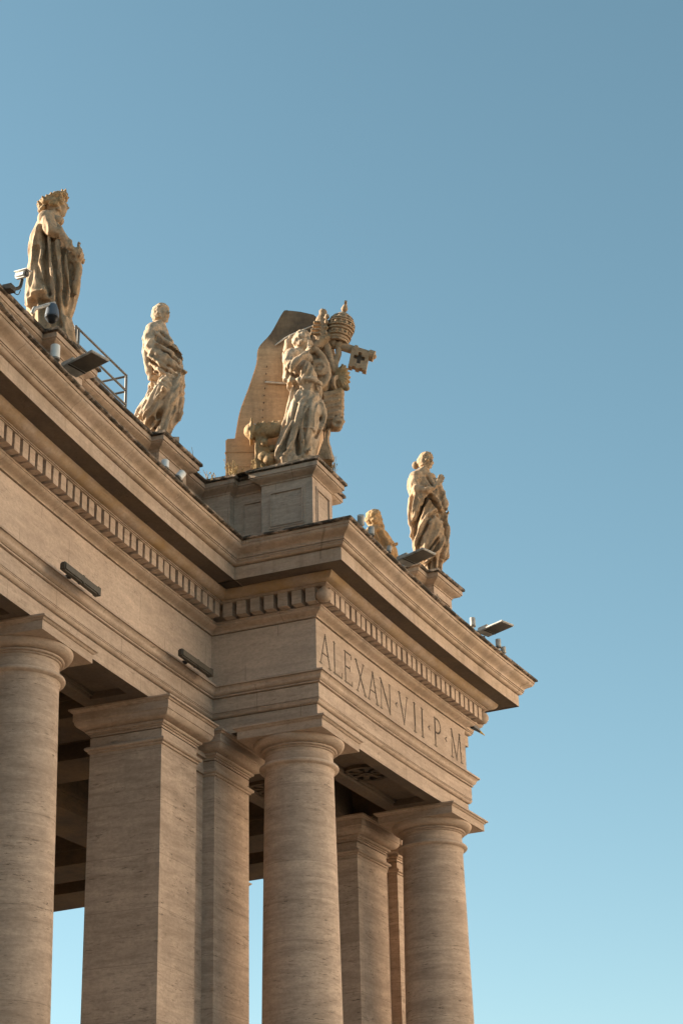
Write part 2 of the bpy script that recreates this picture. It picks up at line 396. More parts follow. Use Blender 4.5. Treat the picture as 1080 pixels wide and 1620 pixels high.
V = np.stack([QX+U[0]*a+NV[0]*bq, QY+U[1]*a+NV[1]*bq, GZ], -1).reshape(-1, 3)
ni, nj = GS.shape; idx = np.arange(ni*nj).reshape(ni, nj)
Fq = np.stack([idx[:-1, :-1], idx[1:, :-1], idx[1:, 1:], idx[:-1, 1:]], -1).reshape(-1, 4)
me = bpy.data.meshes.new('inscription_panel'); me.from_pydata(V.tolist(), [], Fq.tolist())
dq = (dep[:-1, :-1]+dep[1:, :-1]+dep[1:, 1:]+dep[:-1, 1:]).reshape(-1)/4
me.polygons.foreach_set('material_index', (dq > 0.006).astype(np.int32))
o = part('inscription_panel', me, ('inscr', 'dirt_shade'), CN, True); o['label'] = 'frieze slab carved with ALEXAN VII P M'

bm = BM()
sweep(bm, PATH, [(-0.02, 14.985), (-0.02, 15.000), (0.03, 15.002)] + curve_pts(0.03, 15.003, 0.18, 15.13, 'cyma', 8) + [(0.195, 15.132), (0.195, 15.168), (0.09, 15.17), (0.09, 15.455)], 0.5)
part('bed_moulding', fin(bm), 'mould', CN, True, 30)
# dentils, one band round the whole entablature
bm = BM()
def dentils(fs, L0, L1, per=0.257):
    k = round((L1-L0)/per); d = (L1-L0)/k
    for i in range(k):
        a0 = L0+d*(i+.165); a1 = L0+d*(i+.835); fs(a0, a1)
for n_ in (0, DD):
    L0, L1 = (-14.0, -.38) if n_ == 0 else (-.2, WW+.2)
    dentils(lambda a0, a1: sbox(bm, a0+random.uniform(-.008, .008), a1+random.uniform(-.008, .008), n_+.085, n_+.37+random.uniform(-.012, .004), 15.178+random.uniform(-.008, .010), 15.45), L0, L1)
dentils(lambda a0, a1: sbox(bm, -.37, -.085, a0, a1, 15.178+random.uniform(-.004, .004), 15.45), .37, DD+.2, .277)
part('dentil_course', fin(bm), 'wall', CN, True)
bm = BM(); dentils(lambda a0, a1: sbox(bm, SEND+.19, SEND+.365, a0, a1, 15.178, 15.45), -8, .2); part('dentil_course', fin(bm), 'wall', CN, True)
bm = BM(); dentils(lambda a0, a1: sbox(bm, WW+.19, WW+.365, a0, a1, 15.178, 15.45), .4, 2.3); part('dentil_course', fin(bm), 'wall', CN, True)
# pine cone bosses on the outer corners of the dentil band
for s_, sg in ((-.30, -1), (WW+.30, 1)):
    bm = BM(); c = P3(s_, DD+.30, 0)
    lathe(bm, c[0], c[1], [(0.02, 15.14), (0.10, 15.17), (0.145, 15.24), (0.15, 15.30), (0.12, 15.37), (0.06, 15.41), (0.05, 15.43), (0.12, 15.46)], 20)
    part('pine_cone_boss', fin(bm), 'mould', CN, True, 60)
bm = BM()
sweep(bm, PATH, [(0.09, 15.452), (0.385, 15.455), (0.385, 15.47), (0.41, 15.472), (0.41, 15.49)], 0.5)
part('dentil_fillet', fin(bm), 'mould', CN, True)
bm = BM()
sweep(bm, PATH, curve_pts(0.415, 15.49, 0.585, 15.634, 'ovolo', 8), 0.5)
part('ovolo_moulding', fin(bm), 'ovolo', CN, True, 40)
bm = BM()
sweep(bm, PATH, [(0.56, 15.640), (0.90, 15.636), (0.90, 15.625), (0.934, 15.625)], 0.5)
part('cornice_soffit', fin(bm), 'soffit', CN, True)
bm = BM()
sweep(bm, PATH, [(0.934, 15.625), (0.934, 15.876), (0.90, 15.877), (0.90, 15.892), (0.945, 15.893)] + curve_pts(0.945, 15.894, 1.01, 15.95, 'ovolo', 5) + [(1.03, 15.955), (1.03, 15.976), (0.985, 15.977), (0.985, 15.989), (1.035, 15.990)] + curve_pts(1.04, 15.991, 1.205, 16.19, 'cyma', 9) + [(1.225, 16.192), (1.225, 16.245)], 0.5, mats=None)
part('cornice', fin(bm), 'mould', CN, True, 30)
bm = BM()
rws = sweep(bm, PATH, [(1.225, 16.245), (1.262, 16.25), (1.283, 16.262), (1.278, 16.300), (1.2, 16.312), (0.5, 16.36), (0.0, 16.40)], 0.09)
for r in rws:
    for v in r[1:5]:
        q = v.co; d = mnoise.noise(q*2.3)*.010+mnoise.noise(q*9)*.009
        v.co.z += d
part('gutter_edge', fin(bm), 'crust', CN, True)
# roof
bm = BM()
sbox(bm, SBEG, SEND, NBACK, 0.02, 16.30, 16.395); sbox(bm, 0.01, WW-.01, 0.02, DD, 16.30, 16.396)
part('roof', fin(bm), 'cap', CN, True)

# soffits, beams and ceiling
bm = BM()
def beam_s(s0, s1, n0, n1, panels=()):      # beam along the facade with sunk panels on its underside
    zt = 14.3
    if not panels: sbox(bm, s0, s1, n0, n1, 13.002, zt); return
    a, b_ = n0+.27, n1-.27
    sbox(bm, s0, s1, n0, a, 13.002, zt); sbox(bm, s0, s1, b_, n1, 13.002, zt)
    cur = s0
    for p0, p1 in panels:
        sbox(bm, cur, p0, a, b_, 13.002, zt)
        sbox(bm, p0, p1, a, b_, 13.13, zt)
        for q in ((a, a+.05), (b_-.05, b_)): sbox(bm, p0, p1, q[0], q[1], 13.06, 13.13)
        cur = p1
    sbox(bm, cur, s1, a, b_, 13.002, zt)
beam_s(0.004, WW-.004, 0.90, DD-.003, [(1.75, 5.85)])
COLS = [-5.69-4.255*i for i in range(23)]
pan = [(x+1.1, x+3.16) for x in COLS[::-1][:-1]] + [(-4.6, -2.75)]
beam_s(SBEG, -.6, -1.26, -.003, pan)
beam_s(-.6, SEND-.004, -1.26, -.003, [(1.9, 5.65)])
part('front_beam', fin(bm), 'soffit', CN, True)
bm = BM()
for s0, s1 in ((0.004, 1.25), (WW-1.25, WW-.004)): sbox(bm, s0, s1, 0.0, .9, 13.002, 14.3)
for n_ in (-5.45, -11.2, -15.9):
    sbox(bm, SBEG, SEND-.004, n_-.62, n_+.62, 13.002, 14.3)
    for e in (-.66, .62): sbox(bm, SBEG, SEND-.2, n_+e, n_+e+.04, 13.33, 13.40); 
for x in COLS+[-1.47, .63, 6.94]:
    for n0, n1 in ((-4.83, -1.26), (-10.58, -6.07), (-15.28, -11.82)):
        sbox(bm, x-.6, x+.6, n0, n1, 13.004, 14.3)
        for e in (-.64, .6): sbox(bm, x+e, x+e+.04, n0, n1, 13.33, 13.40); sbox(bm, x+e, x+e+.04, n0, n1, 13.85, 13.98)
for n0, n1 in ((-4.83, -1.26), (-10.58, -6.07), (-15.28, -11.82)): sbox(bm, SEND-1.25, SEND-.004, n0, n1, 13.004, 14.3)
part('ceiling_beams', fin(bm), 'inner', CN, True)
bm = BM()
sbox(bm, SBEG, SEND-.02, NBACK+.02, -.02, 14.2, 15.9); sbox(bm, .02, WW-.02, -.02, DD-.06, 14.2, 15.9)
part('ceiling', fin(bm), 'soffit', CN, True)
# rosette vent in the portico soffit
def rosette(s, n):
    bm = BM(); c = P3(s, n, 0)
    k = 40
    for r0, r1, z0, z1 in ((.40, .48, 13.06, 13.135), (.03, .12, 13.05, 13.135)):
        rr = []
        for i in range(k):
            a = 2*math.pi*i/k
            rr.append([bm.verts.new((c[0]+r*math.cos(a), c[1]+r*math.sin(a), z)) for r, z in ((r0, z1), (r0, z0), (r1, z0), (r1, z1))])
        for i in range(k):
            p, q = rr[i], rr[(i+1) % k]
            for j in range(3): bm.faces.new((p[j], q[j], q[j+1], p[j+1]))
    for i in range(8):
        a = 2*math.pi*i/8; ca, sa = math.cos(a), math.sin(a); pts = [(.10, -.03), (.41, -.075), (.41, .075), (.10, .03)]
        lo = [bm.verts.new((c[0]+x*ca-y*sa, c[1]+x*sa+y*ca, 13.075)) for x, y in pts]
        hi = [bm.verts.new((v.co.x, v.co.y, 13.128)) for v in lo]
        bm.faces.new(lo)
        for j in range(4): bm.faces.new((lo[j], lo[(j+1) % 4], hi[(j+1) % 4], hi[j]))
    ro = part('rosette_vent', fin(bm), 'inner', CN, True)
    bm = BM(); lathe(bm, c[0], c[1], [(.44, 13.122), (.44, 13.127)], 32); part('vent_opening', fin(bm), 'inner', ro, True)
rosette(3.72, 1.53); rosette(3.72, -.63)

# columns
def shaft_prof():
    pr = [(1.02, 0.0), (1.02, .28), (.98, .29), (.98, .45), (.86, .52), (.80, .56)]
    for i in range(25):
        t = i/24; z = .6+(12.18-.6)*t
        pr.append((.785-.15*(t**1.6)*.6-.06*t, z))
    pr += [(.645, 12.22), (.66, 12.25), (.70, 12.262)]
    pr += [(.70+.035*math.cos(a), 12.302+.035*math.sin(a)) for a in np.linspace(-1.4, 1.4, 8)]
    pr += [(.68, 12.345), (.68, 12.36), (.635, 12.372), (.63, 12.50)]
    return pr
def col_cap_prof():
    pr = [(.62, 12.50), (.632, 12.56), (.66, 12.572), (.66, 12.592), (.685, 12.595)] + [(.685+.022*math.sin(a)+.0, 12.615-.02*math.cos(a)) for a in np.linspace(0, math.pi, 6)] + [(.70, 12.642)]
    for i in range(9):
        a = i/8*math.pi/2; pr.append((.70+.145*math.sin(a), 12.642+.125*(1-math.cos(a))))
    pr += [(.84, 12.775)]
    return pr
def column_proto():
    bm = BM(); lathe(bm, 0, 0, shaft_prof(), 72); sh = part('column', fin(bm), 'shaft', CN, False, 35)
    bm = BM(); lathe(bm, 0, 0, col_cap_prof(), 72); part('capital', fin(bm), 'wall', sh, False, 35)
    bm = BM(); h = .85; rows = []
    for p, z in [(0, 12.775), (0, 12.925)] + curve_pts(.004, 12.926, .06, 12.968, 'cymar', 5) + [(.07, 12.97), (.07, 13.001)]:
        rows.append([bm.verts.new((x*(h+p), y*(h+p), z)) for x, y in ((-1, -1), (1, -1), (1, 1), (-1, 1))])
    for a, b in zip(rows, rows[1:]):
        for i in range(4): bm.faces.new((a[i], a[(i+1) % 4], b[(i+1) % 4], b[i]))
    bm.faces.new(rows[0][::-1]); bm.faces.new(rows[-1])
    part('abacus', fin(bm), 'wall', sh, False, 30)
    return sh
proto = column_proto(); used = [False]
def column(s, n):
    if not used[0]: sh = proto; used[0] = True
    else:
        sh = proto.copy(); COL.objects.link(sh); sh.parent = CN
        for ch in proto.children:
            c = ch.copy(); COL.objects.link(c); c.parent = sh
    sh.location = Vector(P3(s, n, 0))-CN.location; sh.rotation_euler = (0, 0, TH(s))
for s_, n_ in ((.63, 1.50), (7.03, 1.50)): column(s_, n_)
for s_ in COLS: column(s_, -.67)
for n_ in (-5.45, -11.2, -15.9):
    for s_ in COLS[:5]+[-1.47, .63, 6.94, 8.95]: column(s_, n_)
def pier(s0, s1, n0, n1, cap=True):
    bm = BM()
    sqring(bm, s0, s1, n0, n1, [(.22, 0), (.22, .45), (.12, .5), (.0, .6), (0, 12.50)])
    p = part('pier', fin(bm), 'pier', CN, True)
    bm = BM(); sqring(bm, s0, s1, n0, n1, [(-.02, 12.2), (.004, 12.215), (.03, 12.225), (.03, 12.255), (.045, 12.258)] + [(.045+.035*math.sin(a), 12.295-.035*math.cos(a)) for a in np.linspace(0.3, math.pi-.3, 6)] + [(.05, 12.335), (.004, 12.345)])
    part('astragal', fin(bm), 'wall', p, True, 40)
    bm = BM(); sqring(bm, s0, s1, n0, n1, [(.002, 12.52), (.002, 12.555), (.03, 12.56), (.03, 12.585), (.06, 12.588), (.075, 12.605), (.075, 12.63), (.06, 12.64), (.07, 12.645)] + [(.07+.15*math.sin(a), 12.645+.12*(1-math.cos(a))) for a in np.linspace(0, math.pi/2, 8)] + [(.225, 12.775), (.235, 12.78), (.235, 12.925)] + curve_pts(.237, 12.926, .29, 12.968, 'cymar', 5) + [(.30, 12.97), (.30, 13.0015)])
    part('capital', fin(bm), 'wall', p, True, 40)
pier(-2.16, -.80, -1.30, .115)
pier(-.075, 1.35, -1.30, .115)
pier(6.24, 7.66, -1.30, .115)
pier(8.19, 9.55, -1.30, .115)
for a, b_ in ((-.80, -.075), (7.66, 8.19)):
    bm = BM(); sbox(bm, a, b_, -1.2, -.12, 0, 13.001); sbox(bm, a, b_, -.12, -.07, 12.25, 12.34); sbox(bm, a, b_, -.12, -.05, 12.56, 12.64); sbox(bm, a, b_, -.12, .02, 12.78, 12.97)
    part('pier_link', fin(bm), 'pier', CN, True)

# parapet and pedestals
PAR = [(0.10, 16.36), (0.10, 16.78), (0.03, 16.84), (0, 16.86), (0, 17.90)]
CAPP = [(0.0, 17.90), (0.02, 17.905)] + curve_pts(.02, 17.91, .165, 18.03, 'cyma', 6) + [(.19, 18.035), (.19, 18.125)]
CAPT = [(.19, 18.125), (.225, 18.13), (.24, 18.145), (.235, 18.195), (.2, 18.203)]
ped = lambda c, n_wall: [(c-.56, n_wall), (c-.56, n_wall+.25), (c+.56, n_wall+.25), (c+.56, n_wall)]
path1 = [(SBEG, -.25)] + [q for c in COLS[:0:-1] for q in ped(c, -.25)] + ped(-5.80, -.25) + ped(-1.70, -.25) + [(-.03, -.25), (-.03, .38), (.17, .38), (.17, 1.08), (-.05, 1.08), (-.05, DD), (.90, DD), (.90, DD-.25), (1.40, DD-.25), (1.40, .3)]
path2 = [(5.70, .3), (5.70, DD-.25), (6.18, DD-.25), (6.18, DD), (7.16, DD), (7.16, 1.1), (6.95, 1.1), (6.95, -.25), (SEND-.2, -.25), (SEND-.2, -15)]
bmA, bmB, bmC = BM(), BM(), BM()
for pth, back in ((path1, (SBEG, 1.40)), (path2, (5.70, SEND-.8))):
    sweep(bmA, pth, PAR, 0.5); sweep(bmB, pth, CAPP, 0.5)
    rw = sweep(bmC, pth, CAPT, 0.1)
    for r in rw:
        for v in r[1:]:
            v.co.z += mnoise.noise(v.co*3.1)*.010+mnoise.noise(v.co*11)*.008
    prev = None                               # top of the wall: quads from the front edge to the back edge
    for q, r in zip(subdiv_path(pth, 0.1), rw):
        bk = P3(q[0], -1.0, 18.195) if q[1] > -.5 else P3(SEND-.8, q[1], 18.195)
        cur = (r[-1].co.copy(), Vector(bk))
        if prev is not None:
            vs = []
            for v in (prev[0], cur[0], cur[1], prev[1]):
                if not vs or (v-vs[-1]).length > 1e-4: vs.append(v)
            if len(vs) > 2: bmC.faces.new([bmC.verts.new(v) for v in vs])
        prev = cur
    sbox(bmC, back[0], back[1], -1.0, -.94, 16.4, 18.19)
part('parapet_wall', fin(bmA), 'wall', CN, True, 30)
part('parapet_moulding', fin(bmB), 'mould', CN, True, 30)
part('parapet_coping', fin(bmC), 'crust', CN, True)
# sunk panels: raised frames on the pedestal faces
def frame(kind, a0, a1, f, z0=16.95, z1=17.75):
    bm = BM()
    for g_, w, d in ((0, .035, .018), (.04, .02, .034)):
        p0, p1, q0, q1 = a0+g_, a1-g_, z0+g_, z1-g_
        for a in ((p0, p1, q0, q0+w), (p0, p1, q1-w, q1), (p0, p0+w, q0+w, q1-w), (p1-w, p1, q0+w, q1-w)):
            if kind == 'n': sbox(bm, a[0], a[1], f-.01, f+d, a[2], a[3])       # on a face looking to +n
            else: sbox(bm, f-d, f+.01, a[0], a[1], a[2], a[3])                  # on a face looking to -s
    part('panel_frame', fin(bm), 'wall', CN, True)
frame('s', 1.23, DD-.16, -.05); frame('n', .10, .75, DD); frame('s', .55, 1.04, .17)
for c in (-1.70, -5.80, -10.0): frame('n', c-.42, c+.42, 0)
frame('n', 6.32, 7.02, DD)

# ------------------------------------------------------------------ sculpture helpers
def vnoise_disp(me, amp, scale, seed=0.0):
    nv = len(me.vertices); co = np.empty(nv*3); no = np.empty(nv*3)
    me.vertices.foreach_get('co', co); me.vertices.foreach_get('normal', no); co = co.reshape(-1, 3); no = no.reshape(-1, 3)
    d = np.array([mnoise.noise(Vector(c)*scale+Vector((seed, seed*2, 1.3)))+.5*mnoise.noise(Vector(c)*scale*2.7+Vector((seed, 4, 1.3))) for c in co])
    me.vertices.foreach_set('co', (co+no*(d*amp)[:, None]).reshape(-1)); me.update()
def drape_disp(me, amp, seed, shear=0.0):
    # carved creases running down the cloth (sheared sideways), fading out on heads and hands
    nv = len(me.vertices); co = np.empty(nv*3); no = np.empty(nv*3)
    me.vertices.foreach_get('co', co); me.vertices.foreach_get('normal', no); co = co.reshape(-1, 3); no = no.reshape(-1, 3)
    top = co[:, 2].max()-.60; out = np.empty(nv)
    for i, c in enumerate(co):
        v = Vector(c); w = mnoise.noise(v*1.1+Vector((seed, 0, 3))); w2 = mnoise.noise(v*.8+Vector((5, seed, 1)))
        x = v.x-shear*v.z*(1+.5*w2)
        a = mnoise.noise(Vector((x*5.2+1.2*w+seed, v.y*5.2, v.z*.75)))
        b_ = mnoise.noise(Vector((x*9.0+1.5*w2+seed*2, v.y*9.0, v.z*1.5+7)))
        out[i] = (.55-2.4*abs(a))*1.0+(.5-2.4*abs(b_))*.35
    k = np.clip((top-co[:, 2])/.25, 0, 1)
    me.vertices.foreach_set('co', (co+no*((np.clip(out, -.95, .55)-.22)*amp*k)[:, None]).reshape(-1)); me.update()
def remesh(bm, name, voxel, smooth_it=2, amp=0.008, nsc=7.0, seed=0.0, drape=0.0, shear=0.0):
    bmesh.ops.recalc_face_normals(bm, faces=bm.faces)
    me = bpy.data.meshes.new('raw'); bm.to_mesh(me); bm.free()
    o = bpy.data.objects.new('raw', me); COL.objects.link(o)
    m1 = o.modifiers.new('r', 'REMESH'); m1.mode = 'VOXEL'; m1.voxel_size = voxel; m1.adaptivity = 0
    if smooth_it:
        m2 = o.modifiers.new('s', 'SMOOTH'); m2.factor = .5; m2.iterations = smooth_it
    dg = bpy.context.evaluated_depsgraph_get(); dg.update()
    out = bpy.data.meshes.new_from_object(o.evaluated_get(dg)); out.name = name
    bpy.data.objects.remove(o); bpy.data.meshes.remove(me)
    if drape: drape_disp(out, drape, seed, shear)
    if amp: vnoise_disp(out, amp, nsc, seed)
    out.polygons.foreach_set('use_smooth', [True]*len(out.polygons))
    return out
def cat(pts, k=6):
    P = [np.array(p, float) for p in pts]; P = [2*P[0]-P[1]]+P+[2*P[-1]-P[-2]]; out = []
    for i in range(1, len(P)-2):
        for j in range(k):
            t = j/k; a, b, c, d = P[i-1:i+3]
            out.append(.5*((2*b)+(-a+c)*t+(2*a-5*b+4*c-d)*t*t+(-a+3*b-3*c+d)*t**3))
    out.append(P[-2]); return out
def tube(bm, pts, seg=14, k=6, flat=1.0):
    """pts: (x,y,z,r) chain -> closed tapered limb with rounded ends"""
    q = cat(pts, k) if len(pts) > 2 else [np.array(pts[0], float)*(1-t)+np.array(pts[1], float)*t for t in np.linspace(0, 1, k+1)]
    ring = []; up_ = np.array((0.31, 0.2, 0.93)); n = len(q); full = []
    for i, p in enumerate(q):
        tg = (q[min(i+1, n-1)]-q[max(i-1, 0)])[:3]; tg = tg/(np.linalg.norm(tg)+1e-9)
        full.append((p[:3], tg, max(p[3], .004)))
    ext = []
    p, tg, r = full[0]; ext += [(p-tg*r*math.sin(a), tg, r*math.cos(a)) for a in (1.45, 1.0, .5)]
    ext += full
    p, tg, r = full[-1]; ext += [(p+tg*r*math.sin(a), tg, r*math.cos(a)) for a in (.5, 1.0, 1.45)]
    for p, tg, r in ext:
        a = np.cross(tg, up_); a /= (np.linalg.norm(a)+1e-9); b_ = np.cross(tg, a)
        ring.append([bm.verts.new(p+a*r*math.cos(2*math.pi*j/seg)+b_*r*flat*math.sin(2*math.pi*j/seg)) for j in range(seg)])
    for x, y in zip(ring, ring[1:]):
        for j in range(seg): bm.faces.new((x[j], x[(j+1) % seg], y[(j+1) % seg], y[j]))
    bm.faces.new(ring[0][::-1]); bm.faces.new(ring[-1])
def blob(bm, c, r, sub=2):
    if not isinstance(r, (tuple, list)): r = (r, r, r)
    bmesh.ops.create_icosphere(bm, subdivisions=sub, radius=1, matrix=Matrix.Translation(c) @ Matrix.Diagonal((*r, 1)))
def obox(bm, c, size, rot=(0, 0, 0)):
    from mathutils import Euler
    mt = Matrix.Translation(c) @ Euler(rot).to_matrix().to_4x4() @ Matrix.Diagonal((*size, 1))
    bmesh.ops.create_cube(bm, size=1, matrix=mt)
def prism(bm, xz, y0, y1):
    a = [bm.verts.new((x, y0, z)) for x, z in xz]; b_ = [bm.verts.new((x, y1, z)) for x, z in xz]
    bm.faces.new(a); bm.faces.new(b_[::-1]); n = len(xz)
    for i in range(n): bm.faces.new((a[i], a[(i+1) % n], b_[(i+1) % n], b_[i]))
def lathe_on(bm, p, d, prof, seg=24):
    b2 = bmesh.new(); lathe(b2, 0, 0, prof, seg); b2.transform(Matrix.Translation(p) @ Vector(d).to_track_quat('Z', 'Y').to_matrix().to_4x4())
    me = bpy.data.meshes.new('tmp'); b2.to_mesh(me); b2.free(); bm.from_mesh(me); bpy.data.meshes.remove(me)
def densify(pl, n=24):
    P = np.array(pl, float); d = np.r_[0, np.cumsum(np.hypot(*np.diff(P, axis=0).T))]; t = np.linspace(0, d[-1], n)
    if len(P) > 2:
        Q = np.array(cat(P, 8)); dq = np.r_[0, np.cumsum(np.hypot(*np.diff(Q, axis=0).T))]; t = np.linspace(0, dq[-1], n)
        return np.c_[np.interp(t, dq, Q[:, 0]), np.interp(t, dq, Q[:, 1])]
    return np.c_[np.interp(t, d, P[:, 0]), np.interp(t, d, P[:, 1])]
def robe(bm, rows, folds, depth=(0.75, 0.9), seed=0, nfold=9, amp=0.05, ycurve=0.0, cy0=0.0, NA=200, NM=200, dscale=1.0):
    """draped body: stacked rings following the silhouette, with carved folds on it"""
    rows = sorted(rows); z = np.array([r[0] for r in rows]); xl = np.array([r[1] for r in rows]); xr = np.array([r[2] for r in rows])
    if z[0] > 0: z = np.r_[0, z]; xl = np.r_[xl[0], xl]; xr = np.r_[xr[0], xr]
    Z = np.linspace(z[0], z[-1], NM)
    def sm(v):
        w = np.interp(Z, z, v); k = np.array([1, 2, 3, 2, 1.]); k /= k.sum(); return np.convolve(np.pad(w, 2, mode='edge'), k, 'valid')
    XL, XR = sm(xl), sm(xr); cx = (XL+XR)/2; rx = (XR-XL)/2; H = (Z-Z[0])/(Z[-1]-Z[0])
    med = np.median(rx)
    ry = (0.55*rx+0.45*med)*np.interp(H, [0, 1], depth[::-1]); ry = np.minimum(ry, rx*1.1+.03)
    cy = cy0+ycurve*np.sin(H*math.pi)
    rs = np.random.RandomState(seed); TH_ = np.linspace(0, 2*math.pi, NA, endpoint=False)
    disp = np.zeros((NM, NA)); env = np.interp(H, [0, .15, .7, .92, 1], [1.2, 1.1, .8, .5, .1])
    for k in range(nfold):
        th0 = rs.uniform(0, 2*math.pi); wid = rs.uniform(.10, .22); dr = rs.uniform(-.5, .5); ph = rs.uniform(0, 6); zz = rs.uniform(.1, .8); zl = rs.uniform(.25, .6)
        th = th0+dr*H+.12*np.sin(4*H+ph); dd = np.angle(np.exp(1j*(TH_[None, :]-th[:, None])))
        win = np.exp(-((H-zz)/zl)**4); prof = np.exp(-(dd/wid)**2)-.85*np.exp(-((dd-wid*1.4)/(wid*.6))**2)
        disp += (amp*rs.uniform(.5, 1.1)*win*env)[:, None]*prof
    X = cx[:, None]+rx[:, None]*np.cos(TH_)[None, :]; ZZ = np.repeat(Z[:, None], NA, 1)
    front = np.clip(-np.sin(TH_)*1.8+.25, 0, 1)[None, :]
    disp *= (1-.55*front)
    fd = np.zeros_like(disp)
    for pl, h, w in folds:
        Q = densify(pl, 80); d2 = np.full(X.shape, 1e9)
        for (qx, qz) in Q: d2 = np.minimum(d2, (X-qx)**2+(ZZ-qz)**2)
        fd += dscale*h*(1.35 if h < 0 else 1.0)*np.exp(-d2/(w*w))
    fd *= front
    rings = []
    for i in range(NM):
        r = []
        for j in range(NA):
            c, s = math.cos(TH_[j]), math.sin(TH_[j])
            f = fd[i, j]; d = disp[i, j]
            r.append(bm.verts.new((cx[i]+(rx[i]+d)*c+.35*f*c, cy[i]+(ry[i]+d)*s+f*s, Z[i])))
        rings.append(r)
    for a, b_ in zip(rings, rings[1:]):
        for j in range(NA): bm.faces.new((a[j], a[(j+1) % NA], b_[(j+1) % NA], b_[j]))
    bm.faces.new(rings[0][::-1]); bm.faces.new(rings[-1])
def head(bm, c, yaw, pitch=0.0, tilt=0.0, size=1.0, hair='wavy', seed=0, beard=False):
    """one continuous head: skull, face with sockets, nose, lips, chin, ears, and a relief of hair"""
    rows_, segs = 56, 72; rs = random.Random(seed)
    Rm = Matrix.Rotation(yaw, 3, 'Z') @ Matrix.Rotation(-pitch, 3, 'Y') @ Matrix.Rotation(tilt, 3, 'X')
    g = lambda a, b_, s1, s2: math.exp(-(a/s1)**2-(b_/s2)**2)
    grid = []
    for i in range(1, rows_):
        ph = math.pi*i/rows_; r = []
        for j in range(segs):
            th = 2*math.pi*j/segs; a = math.sin(ph)*math.cos(th); b_ = math.sin(ph)*math.sin(th); cz = math.cos(ph)
            x, y, z = .178*a, .150*b_, .222*cz
            if cz < 0: 
                k = 1-.30*(-cz)**1.5; y *= k; x = x*(1-.18*(-cz))+.035*(-cz)
            dsp = 0.0
            if a > 0:
                dsp += .050*g(b_, cz+.13, .11, .13)+.030*g(b_, cz-.06, .08, .2)      # nose
                for sg in (-1, 1): dsp -= .030*g(b_-sg*.33, cz-.08, .17, .10); dsp += .010*g(b_-sg*.33, cz-.06, .08, .05); dsp += .010*g(b_-sg*.55, cz+.18, .22, .2)
                dsp += .013*g(b_, cz-.24, .55, .08)                                      # brow
                dsp += .014*g(b_, cz+.40, .22, .045)-.012*g(b_, cz+.455, .22, .02)+.013*g(b_, cz+.51, .19, .045)
                dsp -= .010*g(b_, cz+.60, .25, .05); dsp += .024*g(b_, cz+.76, .22, .13)
            hl = max(0, min(1, (0.42+(.30 if cz < .1 else 0)*0-a+max(0, cz-.32)*1.6)/.12)) if cz > -.62 else 0
            if a < .1 and cz < -.55: hl = 0
            if hl > 0:
                nz = mnoise.noise(Vector((a*5+seed, b_*5, cz*5)))+.6*mnoise.noise(Vector((a*11, b_*11+seed, cz*11)))
                amp = .030 if hair == 'curly' else .020
                dsp += hl*(.026+amp*abs(nz)*1.6)
            if beard and cz < -.30 and a > -.2: dsp += .045+.03*abs(mnoise.noise(Vector((a*7, b_*7+seed, cz*7))))
            v = Vector((x, y, z)); nrm = Vector((x/.178**2, y/.15**2, z/.222**2)).normalized()
            v = Rm @ ((v+nrm*dsp)*size); r.append(bm.verts.new(Vector(c)+v))
        grid.append(r)
    top = bm.verts.new(Vector(c)+Rm @ Vector((0, 0, .24*size))); bot = bm.verts.new(Vector(c)+Rm @ Vector((.03, 0, -.222*size)))
    for j in range(segs): bm.faces.new((top, grid[0][j], grid[0][(j+1) % segs])); bm.faces.new((bot, grid[-1][(j+1) % segs], grid[-1][j]))
    for p, q in zip(grid, grid[1:]):
        for j in range(segs): bm.faces.new((p[j], q[j], q[(j+1) % segs], p[(j+1) % segs]))
    n_ = {'curly': 46, 'wavy': 12, 'none': 0}[hair]
    for k in range(n_):
        th = rs.uniform(.75, 2*math.pi-.75); el = rs.uniform(-.35, 1.2)
        d = Vector((math.cos(th)*math.cos(el)*.185, math.sin(th)*math.cos(el)*.16, math.sin(el)*.235))
        rr = rs.uniform(.035, .055)*size*(1.1 if hair == 'curly' else .9); blob(bm, Vector(c)+Rm @ (d*size), (rr*1.1, rr, rr*.9), 2)
    for sg in (-1, 1): blob(bm, Vector(c)+Rm @ (Vector((-.01, sg*.15, 0))*size), (.03*size, .02*size, .05*size), 2)
    return Rm
def hand(bm, wrist, tip, palm_n, spread=.5, curl=.25, size=1.0, thumb=None):
    """palm, four separate unequal fingers and a thumb from the side of the palm"""
    w = Vector(wrist); d = (Vector(tip)-w); L = d.length; d.normalize(); pn = Vector(palm_n).normalized(); sd_ = d.cross(pn).normalized(); pn = sd_.cross(d)
    pl = L*.48
    for k in (-1, 0, 1): tube(bm, [(*(w+sd_*k*.03*size), .032*size), (*(w+d*pl*.5+sd_*k*.034*size), .032*size), (*(w+d*pl+sd_*k*.036*size), .026*size)], 10, 3)
    for k, ln_ in zip((-1.5, -.5, .5, 1.5), (.82, 1.0, .95, .74)):
        b0_ = w+d*pl+sd_*k*.026*size; dr = (d+sd_*k*.10*spread).normalized(); fl = (L-pl)*ln_
        p1 = b0_+dr*fl*.45+pn*fl*.10*curl; p2 = b0_+dr*fl*.78+pn*fl*.35*curl; p3 = b0_+dr*fl+pn*fl*.65*curl
        tube(bm, [(*b0_, .017*size), (*p1, .016*size), (*p2, .014*size), (*p3, .011*size)], 8, 3)
    t0 = w+d*pl*.35-sd_*.045*size
    if thumb is None: t1 = t0+(-sd_*.8+d*.6).normalized()*L*.38
    else: t1 = Vector(thumb)
    tube(bm, [(*t0, .024*size), (*(t0*.5+t1*.5-d*.005), .020*size), (*t1, .013*size)], 8, 3)
def shift(rows): return rows

